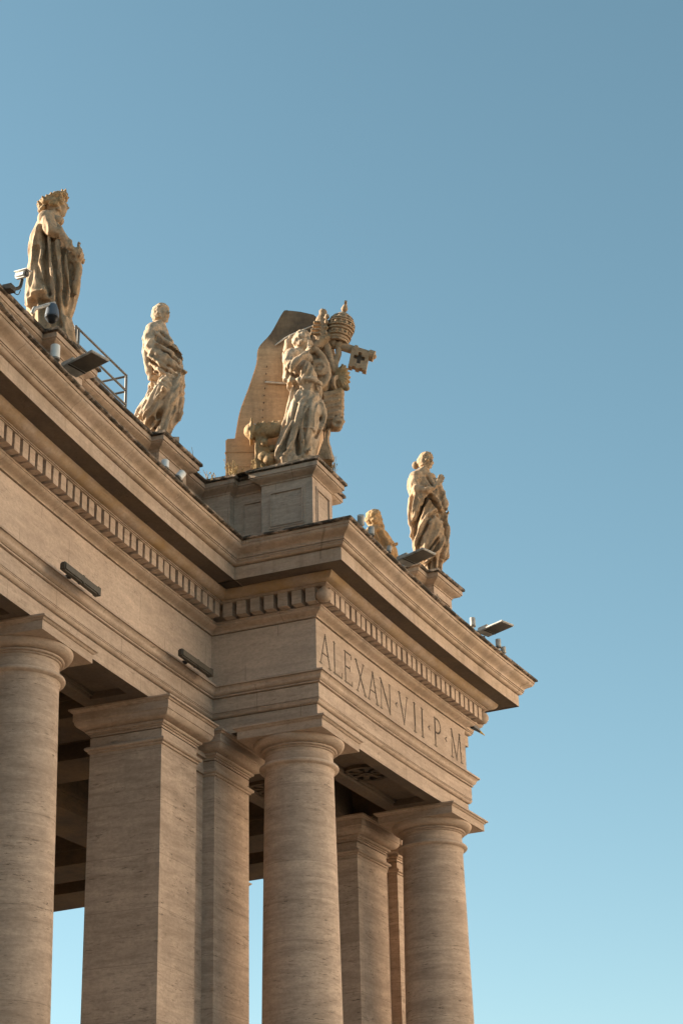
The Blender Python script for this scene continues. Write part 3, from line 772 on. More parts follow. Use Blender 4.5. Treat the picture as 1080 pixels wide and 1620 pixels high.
DATA = {'s1': {'loc': [-5.021, 29.062, 18.2], 'az': -0.1711, 'rows': [[3.004, -0.217, 0.108], [2.934, -0.281, 0.116], [2.809, -0.332, 0.104], [2.609, -0.39, 0.18], [2.41, -0.42, 0.266], [2.215, -0.427, 0.362], [1.954, -0.425, 0.461], [1.693, -0.413, 0.493], [1.43, -0.437, 0.48], [1.247, -0.447, 0.443], [1.066, -0.406, 0.411], [0.913, -0.323, 0.367], [0.697, -0.323, 0.419], [0.532, -0.348, 0.458], [0.303, -0.359, 0.477]], 'folds': [[[(-0.149, 2.498), (-0.121, 2.06), (-0.09, 1.554), (-0.009, 1.202)], -0.11, 0.05], [[(-0.311, 2.191), (-0.258, 1.685), (-0.154, 1.405)], -0.06, 0.035], [[(-0.269, 2.636), (-0.365, 2.369), (-0.382, 1.929), (-0.394, 1.53), (-0.413, 1.099)], 0.05, 0.04], [[(-0.411, 1.064), (-0.311, 1.196), (-0.131, 1.228)], 0.07, 0.04], [[(-0.39, 0.941), (-0.276, 1.074), (-0.033, 1.057)], -0.08, 0.05], [[(-0.028, 2.398), (0.021, 1.962), (0.104, 1.426), (0.136, 0.999), (0.182, 0.612)], -0.07, 0.035], [[(0.151, 2.155), (0.199, 1.722), (0.246, 1.293), (0.293, 0.868)], -0.07, 0.035], [[(0.278, 2.056), (0.321, 1.732), (0.353, 1.301)], -0.06, 0.03], [[(0.069, 2.295), (0.135, 1.789), (0.17, 1.287)], 0.05, 0.03], [[(-0.089, 2.393), (-0.048, 1.775), (0.034, 1.276), (0.042, 0.708)], 0.05, 0.03], [[(0.234, 2.016), (0.281, 1.584), (0.306, 1.083)], 0.05, 0.03], [[(0.403, 1.593), (0.37, 1.231), (0.338, 0.872)], -0.06, 0.035], [[(0.471, 1.816), (0.5, 1.457), (0.449, 1.165), (0.385, 0.84)], 0.05, 0.03]], 'pts': {'head': (0.012, 3.172), 'chin': (0.154, 2.995), 'crownL': (-0.315, 3.171), 'crownR': (0.102, 3.467), 'sh': (-0.187, 2.712), 'elb': (-0.004, 2.43), 'fa': [(0.037, 2.579), (0.251, 2.225), (0.44, 1.899)], 'hand': [(0.461, 2.101), (0.42, 2.31)], 'ptsR': (0.498, 2.115), 'neck': (-0.013, 2.94)}}, 's2': {'loc': [-3.457, 33.124, 18.2], 'az': -0.104, 'rows': [[3.118, -0.195, 0.044], [3.045, -0.281, 0.057], [2.942, -0.341, 0.097], [2.784, -0.356, 0.143], [2.569, -0.339, 0.265], [2.428, -0.3, 0.355], [2.214, -0.244, 0.389], [2.0, -0.228, 0.41], [1.788, -0.218, 0.419], [1.575, -0.282, 0.416], [1.363, -0.369, 0.406], [1.151, -0.45, 0.384], [1.011, -0.483, 0.368], [0.9, -0.42, 0.29], [0.762, -0.307, 0.194], [0.623, -0.255, 0.135], [0.39, -0.25, 0.139]], 'folds': [[[(-0.317, 2.334), (-0.133, 2.32), (0.024, 2.365), (0.272, 2.211)], -0.05, 0.035], [[(-0.263, 2.681), (-0.19, 2.52), (0.076, 2.407), (0.325, 2.132)], -0.05, 0.035], [[(-0.268, 2.053), (-0.004, 1.941), (0.347, 1.872)], -0.06, 0.03], [[(-0.23, 1.894), (-0.002, 1.861), (0.348, 1.792)], -0.04, 0.025], [[(-0.209, 1.735), (0.035, 1.712), (0.244, 1.748)], -0.06, 0.03], [[(-0.19, 1.655), (-0.082, 1.46), (0.032, 1.374)], 0.09, 0.05], [[(-0.287, 2.133), (-0.112, 2.139), (0.082, 2.044)], 0.05, 0.03], [[(-0.211, 1.814), (-0.036, 1.8)], 0.05, 0.03], [[(0.033, 1.354), (-0.197, 1.14), (-0.38, 0.841)], 0.09, 0.045], [[(-0.189, 1.596), (-0.123, 1.32), (-0.265, 1.079), (-0.433, 0.898)], -0.09, 0.04], [[(0.149, 1.15), (0.013, 0.97), (-0.275, 0.746)], -0.08, 0.04], [[(0.101, 0.913), (-0.103, 0.731), (-0.204, 0.631)], -0.06, 0.03], [[(0.314, 1.731), (0.283, 1.431), (0.184, 1.132), (0.086, 0.737)], -0.07, 0.035], [[(0.243, 1.768), (0.196, 1.429), (0.131, 1.189)], 0.05, 0.04], [[(0.387, 1.434), (0.341, 1.038), (0.258, 0.8)], -0.07, 0.035], [[(0.285, 1.332), (0.254, 1.035), (0.19, 0.759)], 0.05, 0.03], [[(0.034, 2.813), (0.126, 2.571), (0.27, 2.333)], 0.04, 0.03], [[(-0.195, 2.805), (-0.28, 2.639), (-0.293, 2.436)], 0.04, 0.035]], 'pts': {'head': (-0.041, 3.309), 'chin': (0.069, 3.109), 'neck': (-0.081, 3.06), 'arm': [(-0.275, 2.718), (-0.217, 2.305)], 'fa': [(-0.217, 2.236), (0.107, 2.006), (0.38, 1.845)], 'hand': (0.392, 1.86), 'hand2': (0.365, 2.295), 'trail': (0.377, 0.965), 'foot': (0.036, 0.578)}}, 'r': {'loc': [1.971, 39.928, 18.2], 'az': 0.0493, 'rows': [[3.096, -0.164, 0.084], [3.034, -0.284, 0.096], [2.955, -0.382, 0.121], [2.824, -0.426, 0.189], [2.66, -0.437, 0.276], [2.497, -0.434, 0.349], [2.334, -0.426, 0.393], [2.173, -0.436, 0.408], [1.982, -0.453, 0.413], [1.773, -0.432, 0.433], [1.566, -0.396, 0.46], [1.407, -0.373, 0.438], [1.25, -0.362, 0.395], [1.093, -0.356, 0.403], [0.935, -0.333, 0.417], [0.809, -0.281, 0.376], [0.716, -0.17, 0.279], [0.514, -0.135, 0.263]], 'folds': [[[(0.018, 2.826), (0.106, 2.619), (0.196, 2.483)], -0.05, 0.03], [[(-0.027, 2.507), (-0.047, 2.27), (-0.168, 1.922), (-0.271, 1.728), (-0.317, 1.648), (-0.31, 1.391)], -0.12, 0.045], [[(-0.168, 2.74), (-0.339, 2.463), (-0.402, 2.229), (-0.363, 1.814), (-0.366, 1.756)], 0.05, 0.05], [[(-0.256, 2.697), (-0.359, 2.523), (-0.397, 2.347)], -0.04, 0.03], [[(-0.022, 1.587), (-0.171, 1.291), (-0.286, 1.053)], -0.07, 0.035], [[(-0.073, 1.636), (-0.22, 1.387), (-0.315, 1.113)], 0.06, 0.03], [[(0.102, 1.756), (0.002, 1.644)], -0.05, 0.03], [[(0.196, 1.227), (0.084, 1.07), (-0.05, 0.892)], -0.06, 0.03], [[(0.235, 1.132), (0.131, 0.918), (-0.143, 0.666)], -0.06, 0.03], [[(0.347, 1.289), (0.282, 1.014), (0.126, 0.803), (-0.144, 0.632)], 0.07, 0.035], [[(0.348, 1.081), (0.253, 0.831), (0.209, 0.535)], -0.08, 0.035], [[(0.351, 1.861), (0.397, 1.45), (0.409, 1.263)], -0.08, 0.03], [[(0.091, 0.736), (0.083, 0.53)], -0.05, 0.025], [[(-0.007, 0.66), (-0.012, 0.534)], -0.05, 0.025], [[(0.305, 0.806), (0.384, 0.699)], -0.06, 0.03], [[(0.095, 2.346), (0.216, 2.198), (0.323, 1.957)], 0.05, 0.03], [[(0.048, 2.265), (0.169, 2.094), (0.289, 1.9), (0.322, 1.922)], -0.06, 0.03], [[(0.007, 1.761), (0.224, 1.868), (0.315, 1.769), (0.21, 1.786), (0.262, 1.766)], -0.05, 0.03]], 'pts': {'head': (-0.003, 3.291), 'chin': (0.082, 3.041), 'bun': (-0.232, 3.245), 'neck': (-0.065, 3.032), 'ua': [(-0.244, 2.733), (-0.217, 2.298)], 'fa': [(-0.187, 2.271), (0.047, 2.355), (0.238, 2.457)], 'hand': [(0.254, 2.489), (0.357, 2.708)], 'thumb': [(0.268, 2.472), (0.381, 2.535)], 'hand2': (0.453, 2.007), 'hem': (0.376, 0.794)}}, 'r2': {'loc': [0.795, 41.263, 18.2], 'az': 0.0193, 'rows': [[2.242, -0.208, 0.12], [2.141, -0.255, 0.251], [2.01, -0.289, 0.336], [1.845, -0.308, 0.419], [1.683, -0.327, 0.473], [1.44, -0.348, 0.509], [1.037, -0.314, 0.525], [0.401, -0.36, 0.532], [-0.15, -0.418, 0.543]], 'folds': [[[(0.05, 2.041), (0.15, 1.803), (0.265, 1.508)], -0.06, 0.04], [[(-0.076, 1.986), (0.06, 1.767), (0.143, 1.59)], -0.06, 0.04], [[(0.157, 2.037), (0.308, 1.739), (0.389, 1.504)], 0.05, 0.04]], 'pts': {'head': (-0.03, 2.471), 'neck': (-0.06, 2.209), 'beard': (0.135, 2.251)}}, 'angel': {'loc': [-0.714, 33.602, 18.2], 'az': -0.0213, 'rows': [[2.684, -0.236, 0.056], [2.612, -0.294, 0.093], [2.482, -0.365, 0.103], [2.263, -0.375, 0.189], [2.076, -0.381, 0.261], [1.96, -0.332, 0.31], [1.874, -0.295, 0.359], [1.759, -0.258, 0.395], [1.616, -0.235, 0.38], [1.474, -0.23, 0.427], [1.332, -0.205, 0.462], [1.191, -0.226, 0.472], [1.05, -0.29, 0.457], [0.911, -0.379, 0.405], [0.772, -0.429, 0.353], [0.633, -0.468, 0.338], [0.494, -0.518, 0.286], [0.329, -0.569, 0.234]], 'folds': [[[(0.075, 1.406), (-0.058, 1.055), (-0.108, 0.664), (-0.113, 0.276)], -0.1, 0.045], [[(0.11, 1.281), (-0.023, 0.91), (-0.091, 0.602)], 0.08, 0.03], [[(-0.199, 1.557), (-0.147, 1.264), (-0.113, 1.077)], -0.06, 0.03], [[(-0.144, 1.556), (-0.073, 1.346), (0.039, 1.47)], 0.07, 0.03], [[(-0.132, 1.035), (-0.318, 0.647), (-0.54, 0.222)], 0.08, 0.04], [[(-0.074, 1.221), (-0.189, 0.768), (-0.376, 0.321)], -0.09, 0.04], [[(-0.21, 0.522), (-0.359, 0.219)], 0.05, 0.025], [[(0.345, 1.069), (0.361, 0.904), (0.247, 0.658)], -0.07, 0.035], [[(0.295, 1.34), (0.217, 1.071), (0.214, 0.844)], 0.06, 0.06], [[(-0.025, 0.786), (0.212, 0.762)], 0.05, 0.025], [[(-0.317, 1.835), (-0.004, 1.728), (0.295, 1.655), (0.383, 1.568)], -0.07, 0.035], [[(-0.361, 2.007), (-0.152, 1.832), (0.072, 1.795)], 0.05, 0.03], [[(-0.284, 2.195), (-0.151, 2.004), (0.148, 1.879)], -0.05, 0.03], [[(0.033, 2.242), (0.076, 2.035), (0.208, 1.827)], -0.05, 0.03], [[(0.237, 1.792), (0.354, 1.586)], 0.05, 0.03]], 'pts': {'head': (0.014, 2.887), 'neck': (-0.046, 2.684), 'arm': [(-0.272, 2.431), (-0.212, 2.158)], 'fa': [(-0.212, 2.084), (-0.073, 2.239), (0.091, 2.366)], 'hand': [(0.104, 2.38), (0.125, 2.495), (0.133, 2.639)], 'wing': [(-0.3, 3.052), (-0.327, 2.831), (-0.222, 3.169), (-0.092, 3.241)], 'leg': [(0.119, 0.85), (0.089, 0.518), (0.074, 0.297)], 'foot': (0.098, 0.242)}}, 'arms': {'loc': [-0.714, 33.602, 18.2], 'az': -0.0213, 'slab': [(-1.536, 0.29), (-1.538, 0.926), (-1.359, 0.96), (-1.262, 1.567), (-1.081, 2.124), (-0.931, 2.651), (-0.88, 3.032), (-0.628, 3.375), (-0.373, 3.876), (-0.255, 3.902), (-0.02, 3.871), (0.282, 3.788), (0.443, 3.359), (0.493, 2.44), (0.407, 1.318), (0.199, 0.588), (0.065, 0.264)], 'book': [(0.438, 3.705), (0.421, 3.62), (0.371, 3.352), (0.34, 2.998)], 'tiara': [(0.724, 3.007), (0.768, 3.272), (0.813, 3.569), (0.891, 3.868)], 'key': [(0.482, 3.055), (0.711, 2.963), (1.054, 2.855), (1.433, 2.692)], 'bit': [(1.035, 2.855), (1.345, 2.755), (1.296, 2.354), (0.955, 2.461)], 'strut': [(0.723, 2.963), (0.738, 2.757), (0.676, 2.538), (0.659, 2.32)], 'rolls': [(0.425, 2.019), (0.742, 2.015)], 'shell': [(0.739, 2.447), (0.855, 2.475), (0.946, 2.299), (0.935, 2.081), (0.893, 1.908), (0.816, 1.881), (0.76, 2.229)], 'scroll1': (0.341, 2.286), 'cart': [(0.105, 2.665), (0.284, 2.706), (0.433, 2.485), (0.504, 2.194), (0.475, 1.978), (0.333, 1.837), (0.146, 1.983), (0.074, 2.273)], 'panel': [(0.395, 1.775), (0.79, 1.884), (0.762, 1.199), (0.638, 1.258), (0.498, 1.147), (0.405, 0.894)], 'lscroll': [(0.51, 1.118), (0.709, 1.044)], 'foot': [(0.349, 0.561), (0.467, 0.867), (0.506, 0.951), (0.488, 0.657), (0.568, 0.265), (0.245, 0.243)], 'diag': [(0.235, 2.823), (0.482, 3.04), (0.547, 3.113)], 'mass': [(0.267, 1.659), (0.478, 2.818), (0.595, 2.231), (0.515, 1.369)], 'rod1': [(-0.535, 3.07), (-0.246, 3.229), (0.296, 3.45)], 'rod2': [(-0.732, 2.202), (-0.297, 2.151)], 'rod3': [(-1.063, 1.289), (-0.747, 1.105)], 'lump': [(-0.995, 0.916), (-0.808, 0.885), (-0.62, 0.91), (-0.432, 0.992)], 'post': [(-0.833, 0.773), (-0.823, 0.285)], 'lump2': [(-0.646, 0.77), (-0.624, 0.282), (-0.698, 0.394)], 'seam': [(-0.714, 2.572), (-0.821, 1.248)]}}
def sculpt_thing(key, name, label, cat_, group=None):
    d = DATA[key]
    return thing(name, label, cat_, d['loc'], -d['az'], group), d, d.get('pts', {})
GST = 'statues along the parapet'
def xz(p, y): return (p[0], y, p[1])

# ---- statue with leafy crown
T, d, p = sculpt_thing('s1', 'statue', 'tall cloaked stone statue with a leafy crown and clasped raised hands, beside the dome camera', 'statue', GST)
bm = BM()
robe(bm, d['rows'], d['folds'], (0.72, 0.80), 3, 8, .04, 0.0, .02, dscale=1.4)
Rm = head(bm, (p['head'][0]+.015, -.02, p['head'][1]-.01), R(-12), R(4), 0, 1.02, 'wavy', 2)
tube(bm, [(-.02, .02, 2.85, .13), (.0, .0, 3.05, .105)], 14, 3)
blob(bm, (-.14, -.16, 2.83), (.17, .14, .16), 3); blob(bm, (.05, -.14, 2.80), (.12, .12, .10), 3)        # shoulder under the cloak
tube(bm, [(-.12, -.20, 2.74, .13), (-.06, -.30, 2.52, .12), (.02, -.33, 2.44, .10)], 14, 5)
tube(bm, [(.03, -.22, 2.66, .055), (.16, -.33, 2.38, .07), (.30, -.36, 2.14, .07), (.42, -.34, 1.96, .055)], 12, 5)
tube(bm, [(.33, -.18, 2.05, .10), (.42, -.22, 1.88, .085), (.44, -.2, 1.6, .07), (.42, -.15, 1.3, .06)], 12, 5)
hand(bm, (.43, -.33, 1.98), (.415, -.30, 2.27), (1, .2, 0), .2, .35, 1.9, (.40, -.36, 2.12)); hand(bm, (.49, -.22, 1.98), (.45, -.24, 2.25), (-1, .1, 0), .2, .3, 1.45, (.50, -.26, 2.12))
blob(bm, (.46, -.27, 2.0), (.075, .09, .10), 3)
tube(bm, [(.40, -.3, 1.9, .06), (.46, -.24, 1.97, .06), (.52, -.16, 1.99, .06)], 10, 4)
me = remesh(bm, 'figure', .0145, 0, .003, 9, 1, .042, .05); fg = part('figure', me, 'st_tan', T)
bm = BM(); hc = Vector((p['head'][0], -.02, p['head'][1]))
rnd = random.Random(5)
for k in range(46):
    a = rnd.uniform(.55, 2*math.pi-.55); e_ = rnd.uniform(-.35, .75)
    v = Vector((-.07+.20*math.cos(a)*math.cos(e_), .19*math.sin(a)*math.cos(e_), .0+.20*math.sin(e_)+.05*math.cos(a)))
    rr = rnd.uniform(.045, .075); blob(bm, hc+v, (rr, rr, rr*.85), 2)
for k in range(22):
    a = 2*math.pi*k/22; v = Vector((.21*math.cos(a)-.06, .18*math.sin(a), .12+.12*math.cos(a)))
    blob(bm, hc+v+Vector((0, 0, rnd.uniform(-.03, .03))), rnd.uniform(.05, .075), 2); o_ = Vector((math.cos(a)*.9, math.sin(a)*.9, .5)).normalized(); ln_ = rnd.uniform(.02, .075)
    tube(bm, [(*(hc+v), .04), (*(hc+v+o_*ln_), .03)], 8, 3, .6)
for a, ln_ in ((.25, .24), (.75, .19), (-.3, .17), (.05, .15), (-.8, .12)):
    v = Vector((.12*math.cos(a)-.02, .13*math.sin(a), .19)); o_ = Vector((.25, .1*a, 1)).normalized()
    tube(bm, [(*(hc+v), .05), (*(hc+v+o_*ln_*.55+Vector((.015, 0, 0))), .042), (*(hc+v+o_*ln_), .026)], 8, 3, .6)
me = remesh(bm, 'crown', .013, 1, .010, 18, 3); part('crown', me, 'st_gold', T)
bm = BM(); obox(bm, (.03, .0, .1), (.85, .75, .2)); part('plinth', fin(bm), 'cap', T)

# ---- draped statue without attribute
T, d, p = sculpt_thing('s2', 'statue', 'draped stone statue with wind-blown robe gathered at the waist, between railing and buttress', 'statue', GST)
bm = BM()
robe(bm, d['rows'], d['folds'], (0.66, 0.95), 11, 7, .04, -.03, .0, dscale=1.9)
head(bm, (p['head'][0]-.005, -.04, p['head'][1]-.01), R(-38), R(2), 0, .98, 'wavy', 4)
tube(bm, [(-.10, .02, 2.95, .15), (-.06, -.01, 3.16, .10)], 14, 3)
blob(bm, (-.19, -.18, 2.86), (.165, .15, .17), 3); blob(bm, (-.13, .1, 2.9), (.15, .2, .12), 3)
tube(bm, [(-.22, -.20, 2.86, .13), (-.26, -.27, 2.6, .125), (-.22, -.33, 2.36, .115), (-.16, -.36, 2.26, .10)], 14, 5)
tube(bm, [(-.19, -.34, 2.28, .115), (.02, -.42, 2.10, .10), (.22, -.42, 1.97, .08), (.34, -.38, 1.89, .06)], 14, 5)
hand(bm, (.32, -.38, 1.90), (.45, -.30, 1.80), (0, .5, .8), .4, .8, 1.1)
tube(bm, [(.05, -.20, 2.55, .12), (.22, -.24, 2.42, .085), (.33, -.24, 2.32, .06)], 12, 5); hand(bm, (.33, -.24, 2.32), (.42, -.2, 2.16), (-1, -.2, 0), .4, .8, 1.0)
tube(bm, [(.33, -.3, 1.9, .06), (.30, -.33, 1.6, .07), (.22, -.33, 1.25, .07), (.1, -.28, .85, .06)], 12, 5, .8)
tube(bm, [(.36, -.1, 1.35, .06), (.35, -.05, 1.1, .08), (.34, 0, .97, .075)], 12, 4)
for q in (((-.30, -.20, 2.92), (-.10, -.36, 2.66), (.16, -.36, 2.42), (.34, -.28, 2.30), .045), ((-.33, -.16, 2.80), (-.16, -.40, 2.46), (.10, -.42, 2.26), (.32, -.34, 2.08), .05), ((-.22, -.1, 3.0), (-.02, -.24, 2.80), (.12, -.28, 2.62), (.26, -.24, 2.44), .04), ((-.28, -.34, 2.2), (-.1, -.44, 2.0), (.12, -.42, 1.86), (.32, -.34, 1.76), .05), ((-.24, -.30, 2.04), (-.08, -.38, 1.86), (.12, -.38, 1.74), (.34, -.26, 1.66), .05)):
    tube(bm, [(*v, q[4]) for v in q[:4]], 10, 5, .75)
tube(bm, [(-.30, -.25, 2.75, .10), (-.33, -.2, 2.4, .10), (-.27, -.2, 2.05, .09), (-.24, -.15, 1.8, .05)], 12, 5, .7)
# forward leg under the cloth, trailing cloth behind
tube(bm, [(.10, -.18, 1.75, .17), (.02, -.34, 1.48, .15), (-.16, -.28, 1.20, .12), (-.34, -.18, .97, .09)], 14, 5)
tube(bm, [(.14, -.22, 1.62, .15), (.13, -.25, 1.2, .13), (.09, -.22, .85, .10), (.06, -.22, .62, .075)], 14, 5)
for q in ((-.40, -.22, 1.12, -.26), (-.30, -.30, .98, -.12), (-.12, -.33, .92, .0)):
    tube(bm, [(q[3], -.26, 1.35, .05), (q[0]*.6, q[1], 1.18, .05), (q[0], q[1]+.06, q[2]-.12, .045)], 10, 4)
me = remesh(bm, 'figure', .0145, 0, .003, 9, 2, .042, .45); part('figure', me, 'st_pale', T)
bm = BM(); obox(bm, (-.05, .0, .2), (.8, .75, .4)); part('plinth', fin(bm), 'cap', T)

# ---- woman with one hand raised
T, d, p = sculpt_thing('r', 'statue', 'stone statue of a woman with bound hair raising one open hand, on the right pedestal', 'statue', GST)
bm = BM()
robe(bm, d['rows'], d['folds'], (0.70, 0.85), 21, 7, .035, -.02, .0, dscale=1.9)
head(bm, (p['head'][0]+.01, -.05, p['head'][1]-.02), R(-42), R(-8), 0, .98, 'wavy', 8)
blob(bm, (p['bun'][0], .05, p['bun'][1]), (.085, .085, .10), 3)
tube(bm, [(-.06, .0, 2.95, .15), (-.03, -.02, 3.14, .10)], 14, 3)
blob(bm, (-.22, -.16, 2.84), (.17, .16, .15), 3); blob(bm, (.08, -.02, 2.86), (.15, .18, .12), 3)
tube(bm, [(-.24, -.18, 2.82, .13), (-.27, -.26, 2.55, .14), (-.22, -.32, 2.34, .12)], 14, 5)
tube(bm, [(-.24, -.32, 2.42, .14), (-.02, -.42, 2.36, .10), (.14, -.44, 2.40, .07), (.24, -.43, 2.48, .05)], 14, 5)
hand(bm, (.25, -.43, 2.48), (.37, -.40, 2.74), (.3, -1, .2), .9, .12, 1.25, (.40, -.44, 2.56))
# sleeve hanging from the raised arm
for q in ((-.30, -.36, 1.75), (-.22, -.40, 1.9), (-.12, -.42, 2.05)):
    tube(bm, [(q[0]+.06, -.34, 2.35, .085), (q[0]+.02, q[1], (2.35+q[2])/2, .075), (q[0]-.02, q[1]+.02, q[2], .05)], 12, 5, .7)
tube(bm, [(-.38, -.12, 2.3, .08), (-.41, -.10, 1.8, .07), (-.36, -.08, 1.3, .06), (-.32, -.05, .9, .05)], 12, 5)
tube(bm, [(.20, -.05, 2.72, .12), (.34, -.08, 2.4, .10), (.39, -.12, 2.15, .085), (.42, -.14, 2.03, .06)], 14, 5); hand(bm, (.41, -.14, 2.05), (.50, -.10, 1.92), (-1, 0, 0), .3, 1.0, 1.1)
tube(bm, [(.40, -.1, 1.9, .05), (.43, -.08, 1.6, .06), (.41, -.06, 1.25, .06), (.37, -.04, .86, .07)], 12, 5, .8)
me = remesh(bm, 'figure', .0145, 0, .003, 9, 3, .042, .35); part('figure', me, 'st_tan', T)
bm = BM(); obox(bm, (.06, .05, .16), (.66, .66, .33)); part('plinth', fin(bm), 'cap', T)

# ---- bearded statue partly hidden by the cornice
T, d, p = sculpt_thing('r2', 'statue', 'golden stone statue of a bearded man seen only from the chest up behind the cornice', 'statue', GST)
bm = BM()
robe(bm, d['rows'], d['folds'], (0.75, 0.85), 31, 10, .05, 0, 0, NA=140, NM=140)
head(bm, (p['head'][0], -.03, p['head'][1]-.01), R(-14), R(-3), 0, .97, 'curly', 12, True)
tube(bm, [(-.06, 0, 2.1, .16), (-.04, 0, 2.32, .12)], 12, 3); tube(bm, [(.11, -.05, 2.36, .07), (.15, -.07, 2.25, .06), (.15, -.07, 2.16, .035)], 10, 4)
blob(bm, (-.16, -.14, 2.0), (.17, .16, .17), 3); tube(bm, [(-.18, -.2, 2.0, .13), (-.1, -.32, 1.6, .12), (.15, -.36, 1.5, .09), (.35, -.3, 1.62, .06)], 12, 5)
hand(bm, (.34, -.3, 1.62), (.50, -.26, 1.72), (0, -1, 0), .5, .5)
me = remesh(bm, 'figure', .018, 1, .013, 8, 5, 0.038); part('figure', me, 'st_gold', T)
bm = BM(); obox(bm, (.05, .05, .1), (.8, .8, .2)); part('plinth', fin(bm), 'cap', T)

# ---- winged supporter of the coat of arms
T, d, p = sculpt_thing('angel', 'statue', 'curly haired winged stone angel with raised finger and bare shin beside the coat of arms', 'statue', GST)
bm = BM()
robe(bm, d['rows'], d['folds'], (0.66, 0.8), 41, 6, .03, -.03, 0, dscale=1.9)
head(bm, (p['head'][0], -.06, p['head'][1]-.01), R(-42), R(2), R(4), .96, 'curly', 15)
tube(bm, [(-.08, .0, 2.55, .15), (-.03, -.02, 2.76, .10)], 14, 3)
blob(bm, (-.2, -.16, 2.5), (.16, .15, .16), 3); blob(bm, (.05, .0, 2.5), (.17, .2, .14), 3)
tube(bm, [(-.24, -.18, 2.5, .12), (-.27, -.28, 2.32, .115), (-.20, -.38, 2.13, .10)], 14, 5)
tube(bm, [(-.21, -.37, 2.12, .10), (-.08, -.44, 2.24, .085), (.05, -.46, 2.34, .06), (.10, -.46, 2.40, .045)], 14, 5)
hand(bm, (.10, -.46, 2.38), (.14, -.44, 2.58), (.8, .5, 0), .4, .7, 1.1); tube(bm, [(.115, -.46, 2.48, .022), (.13, -.45, 2.58, .02), (.135, -.45, 2.68, .014)], 8, 4)
tube(bm, [(.02, -.12, 2.2, .2), (.10, -.16, 2.0, .2), (.12, -.12, 1.8, .19)], 16, 4)
tube(bm, [(.14, -.10, 1.55, .20), (.17, -.22, 1.20, .17), (.12, -.25, .92, .13), (.085, -.24, .7, .095), (.07, -.22, .48, .075), (.07, -.21, .33, .07)], 16, 5)      # thigh and bare shin
tube(bm, [(.06, -.2, .32, .075), (.10, -.32, .29, .06), (.13, -.42, .275, .045)], 12, 4)
for q in (((-.12, -.18, 1.62), (-.22, -.25, 1.1), (-.46, -.22, .38), .075), ((-.02, -.26, 1.55), (-.10, -.32, 1.0), (-.28, -.30, .35), .07), ((-.2, -.1, 1.75), (-.26, -.14, 1.3), (-.50, -.1, .42), .075), ((.04, -.28, 1.5), (-.01, -.36, 1.0), (-.02, -.34, .5), .06)):
    tube(bm, [(*q[0], q[3]), (*q[1], q[3]), (*q[2], q[3]*.8)], 12, 6, .7)
tube(bm, [(.34, -.15, 1.4, .08), (.40, -.15, 1.1, .07), (.33, -.16, .84, .05)], 12, 5, .7)
tube(bm, [(-.33, -.14, 1.95, .06), (-.05, -.34, 1.86, .05), (.18, -.36, 1.86, .05), (.34, -.25, 1.80, .05)], 10, 5)
me = remesh(bm, 'figure', .0145, 0, .003, 9, 6, .036, .25); part('figure', me, 'st_pale', T)
bm = BM()
for q in (((-.18, .12, 2.4), (-.30, .2, 2.75), (-.30, .22, 3.03), .10), ((-.15, .15, 2.5), (-.28, .22, 2.9), (-.2, .24, 3.14), .085), ((-.1, .18, 2.6), (-.18, .24, 3.0), (-.09, .26, 3.2), .075), ((-.22, .1, 2.3), (-.33, .14, 2.5), (-.36, .16, 2.72), .07)):
    tube(bm, [(*q[0], q[3]), (*q[1], q[3]), (*q[2], q[3]*.75)], 12, 5, .7)
me = remesh(bm, 'wing', .018, 1, .012, 10, 7); part('wing', me, 'st_pale', T)
bm = BM(); obox(bm, (-.06, .02, .11), (.74, .62, .22)); blob(bm, (-.35, -.1, .16), (.2, .2, .1), 2); me = remesh(bm, 'plinth', .025, 2, .015, 6, 8); part('plinth', me, 'st_tan', T)

# ------------------------------------------------------------------ coat of arms with its buttress
T, d, p = sculpt_thing('arms', 'coat_of_arms', 'carved papal coat of arms with tiara, keys and scrolls backed by a sloping ochre buttress', 'coat of arms')
A = d; Y = .35
bm = BM()
prism(bm, A['slab'][:2]+[(-.80, A['slab'][1][1]+.04)]+[(-.80, -.02), (A['slab'][0][0], -.02)], Y+.0, Y+1.15)
for zj in (.30, .62): prism(bm, [(A['slab'][0][0]-.015, zj-.01), (-.79, zj-.01), (-.79, zj+.015), (A['slab'][0][0]-.015, zj+.015)], Y-.012, Y+.1)
bmesh.ops.recalc_face_normals(bm, faces=bm.faces)
sl = A['slab'][2:]; sl = [(x, z) for x, z in sl]; sl[-1] = (sl[-1][0], -.02); sl += [(A['slab'][2][0], -.02)]
sl = [tuple(q) for q in np.array(cat(np.array(sl[:9]), 5))] + sl[9:]
prism(bm, sl, Y+.06, Y+1.0)
bmesh.ops.recalc_face_normals(bm, faces=bm.faces)
bmesh.ops.bevel(bm, geom=[e for e in bm.edges if e.calc_face_angle(0) > 0.6], offset=.025, segments=2, affect='EDGES')
part('buttress', bm, 'slab', T)
sm = A['seam']
for k in range(9):
    t_ = k/8; bm = BM(); obox(bm, (sm[0][0]+(sm[1][0]-sm[0][0])*t_, Y+.05, sm[0][1]+(sm[1][1]-sm[0][1])*t_), (.016, .04, .02)); part('mortar_hole', fin(bm), 'dirt_shade', T)
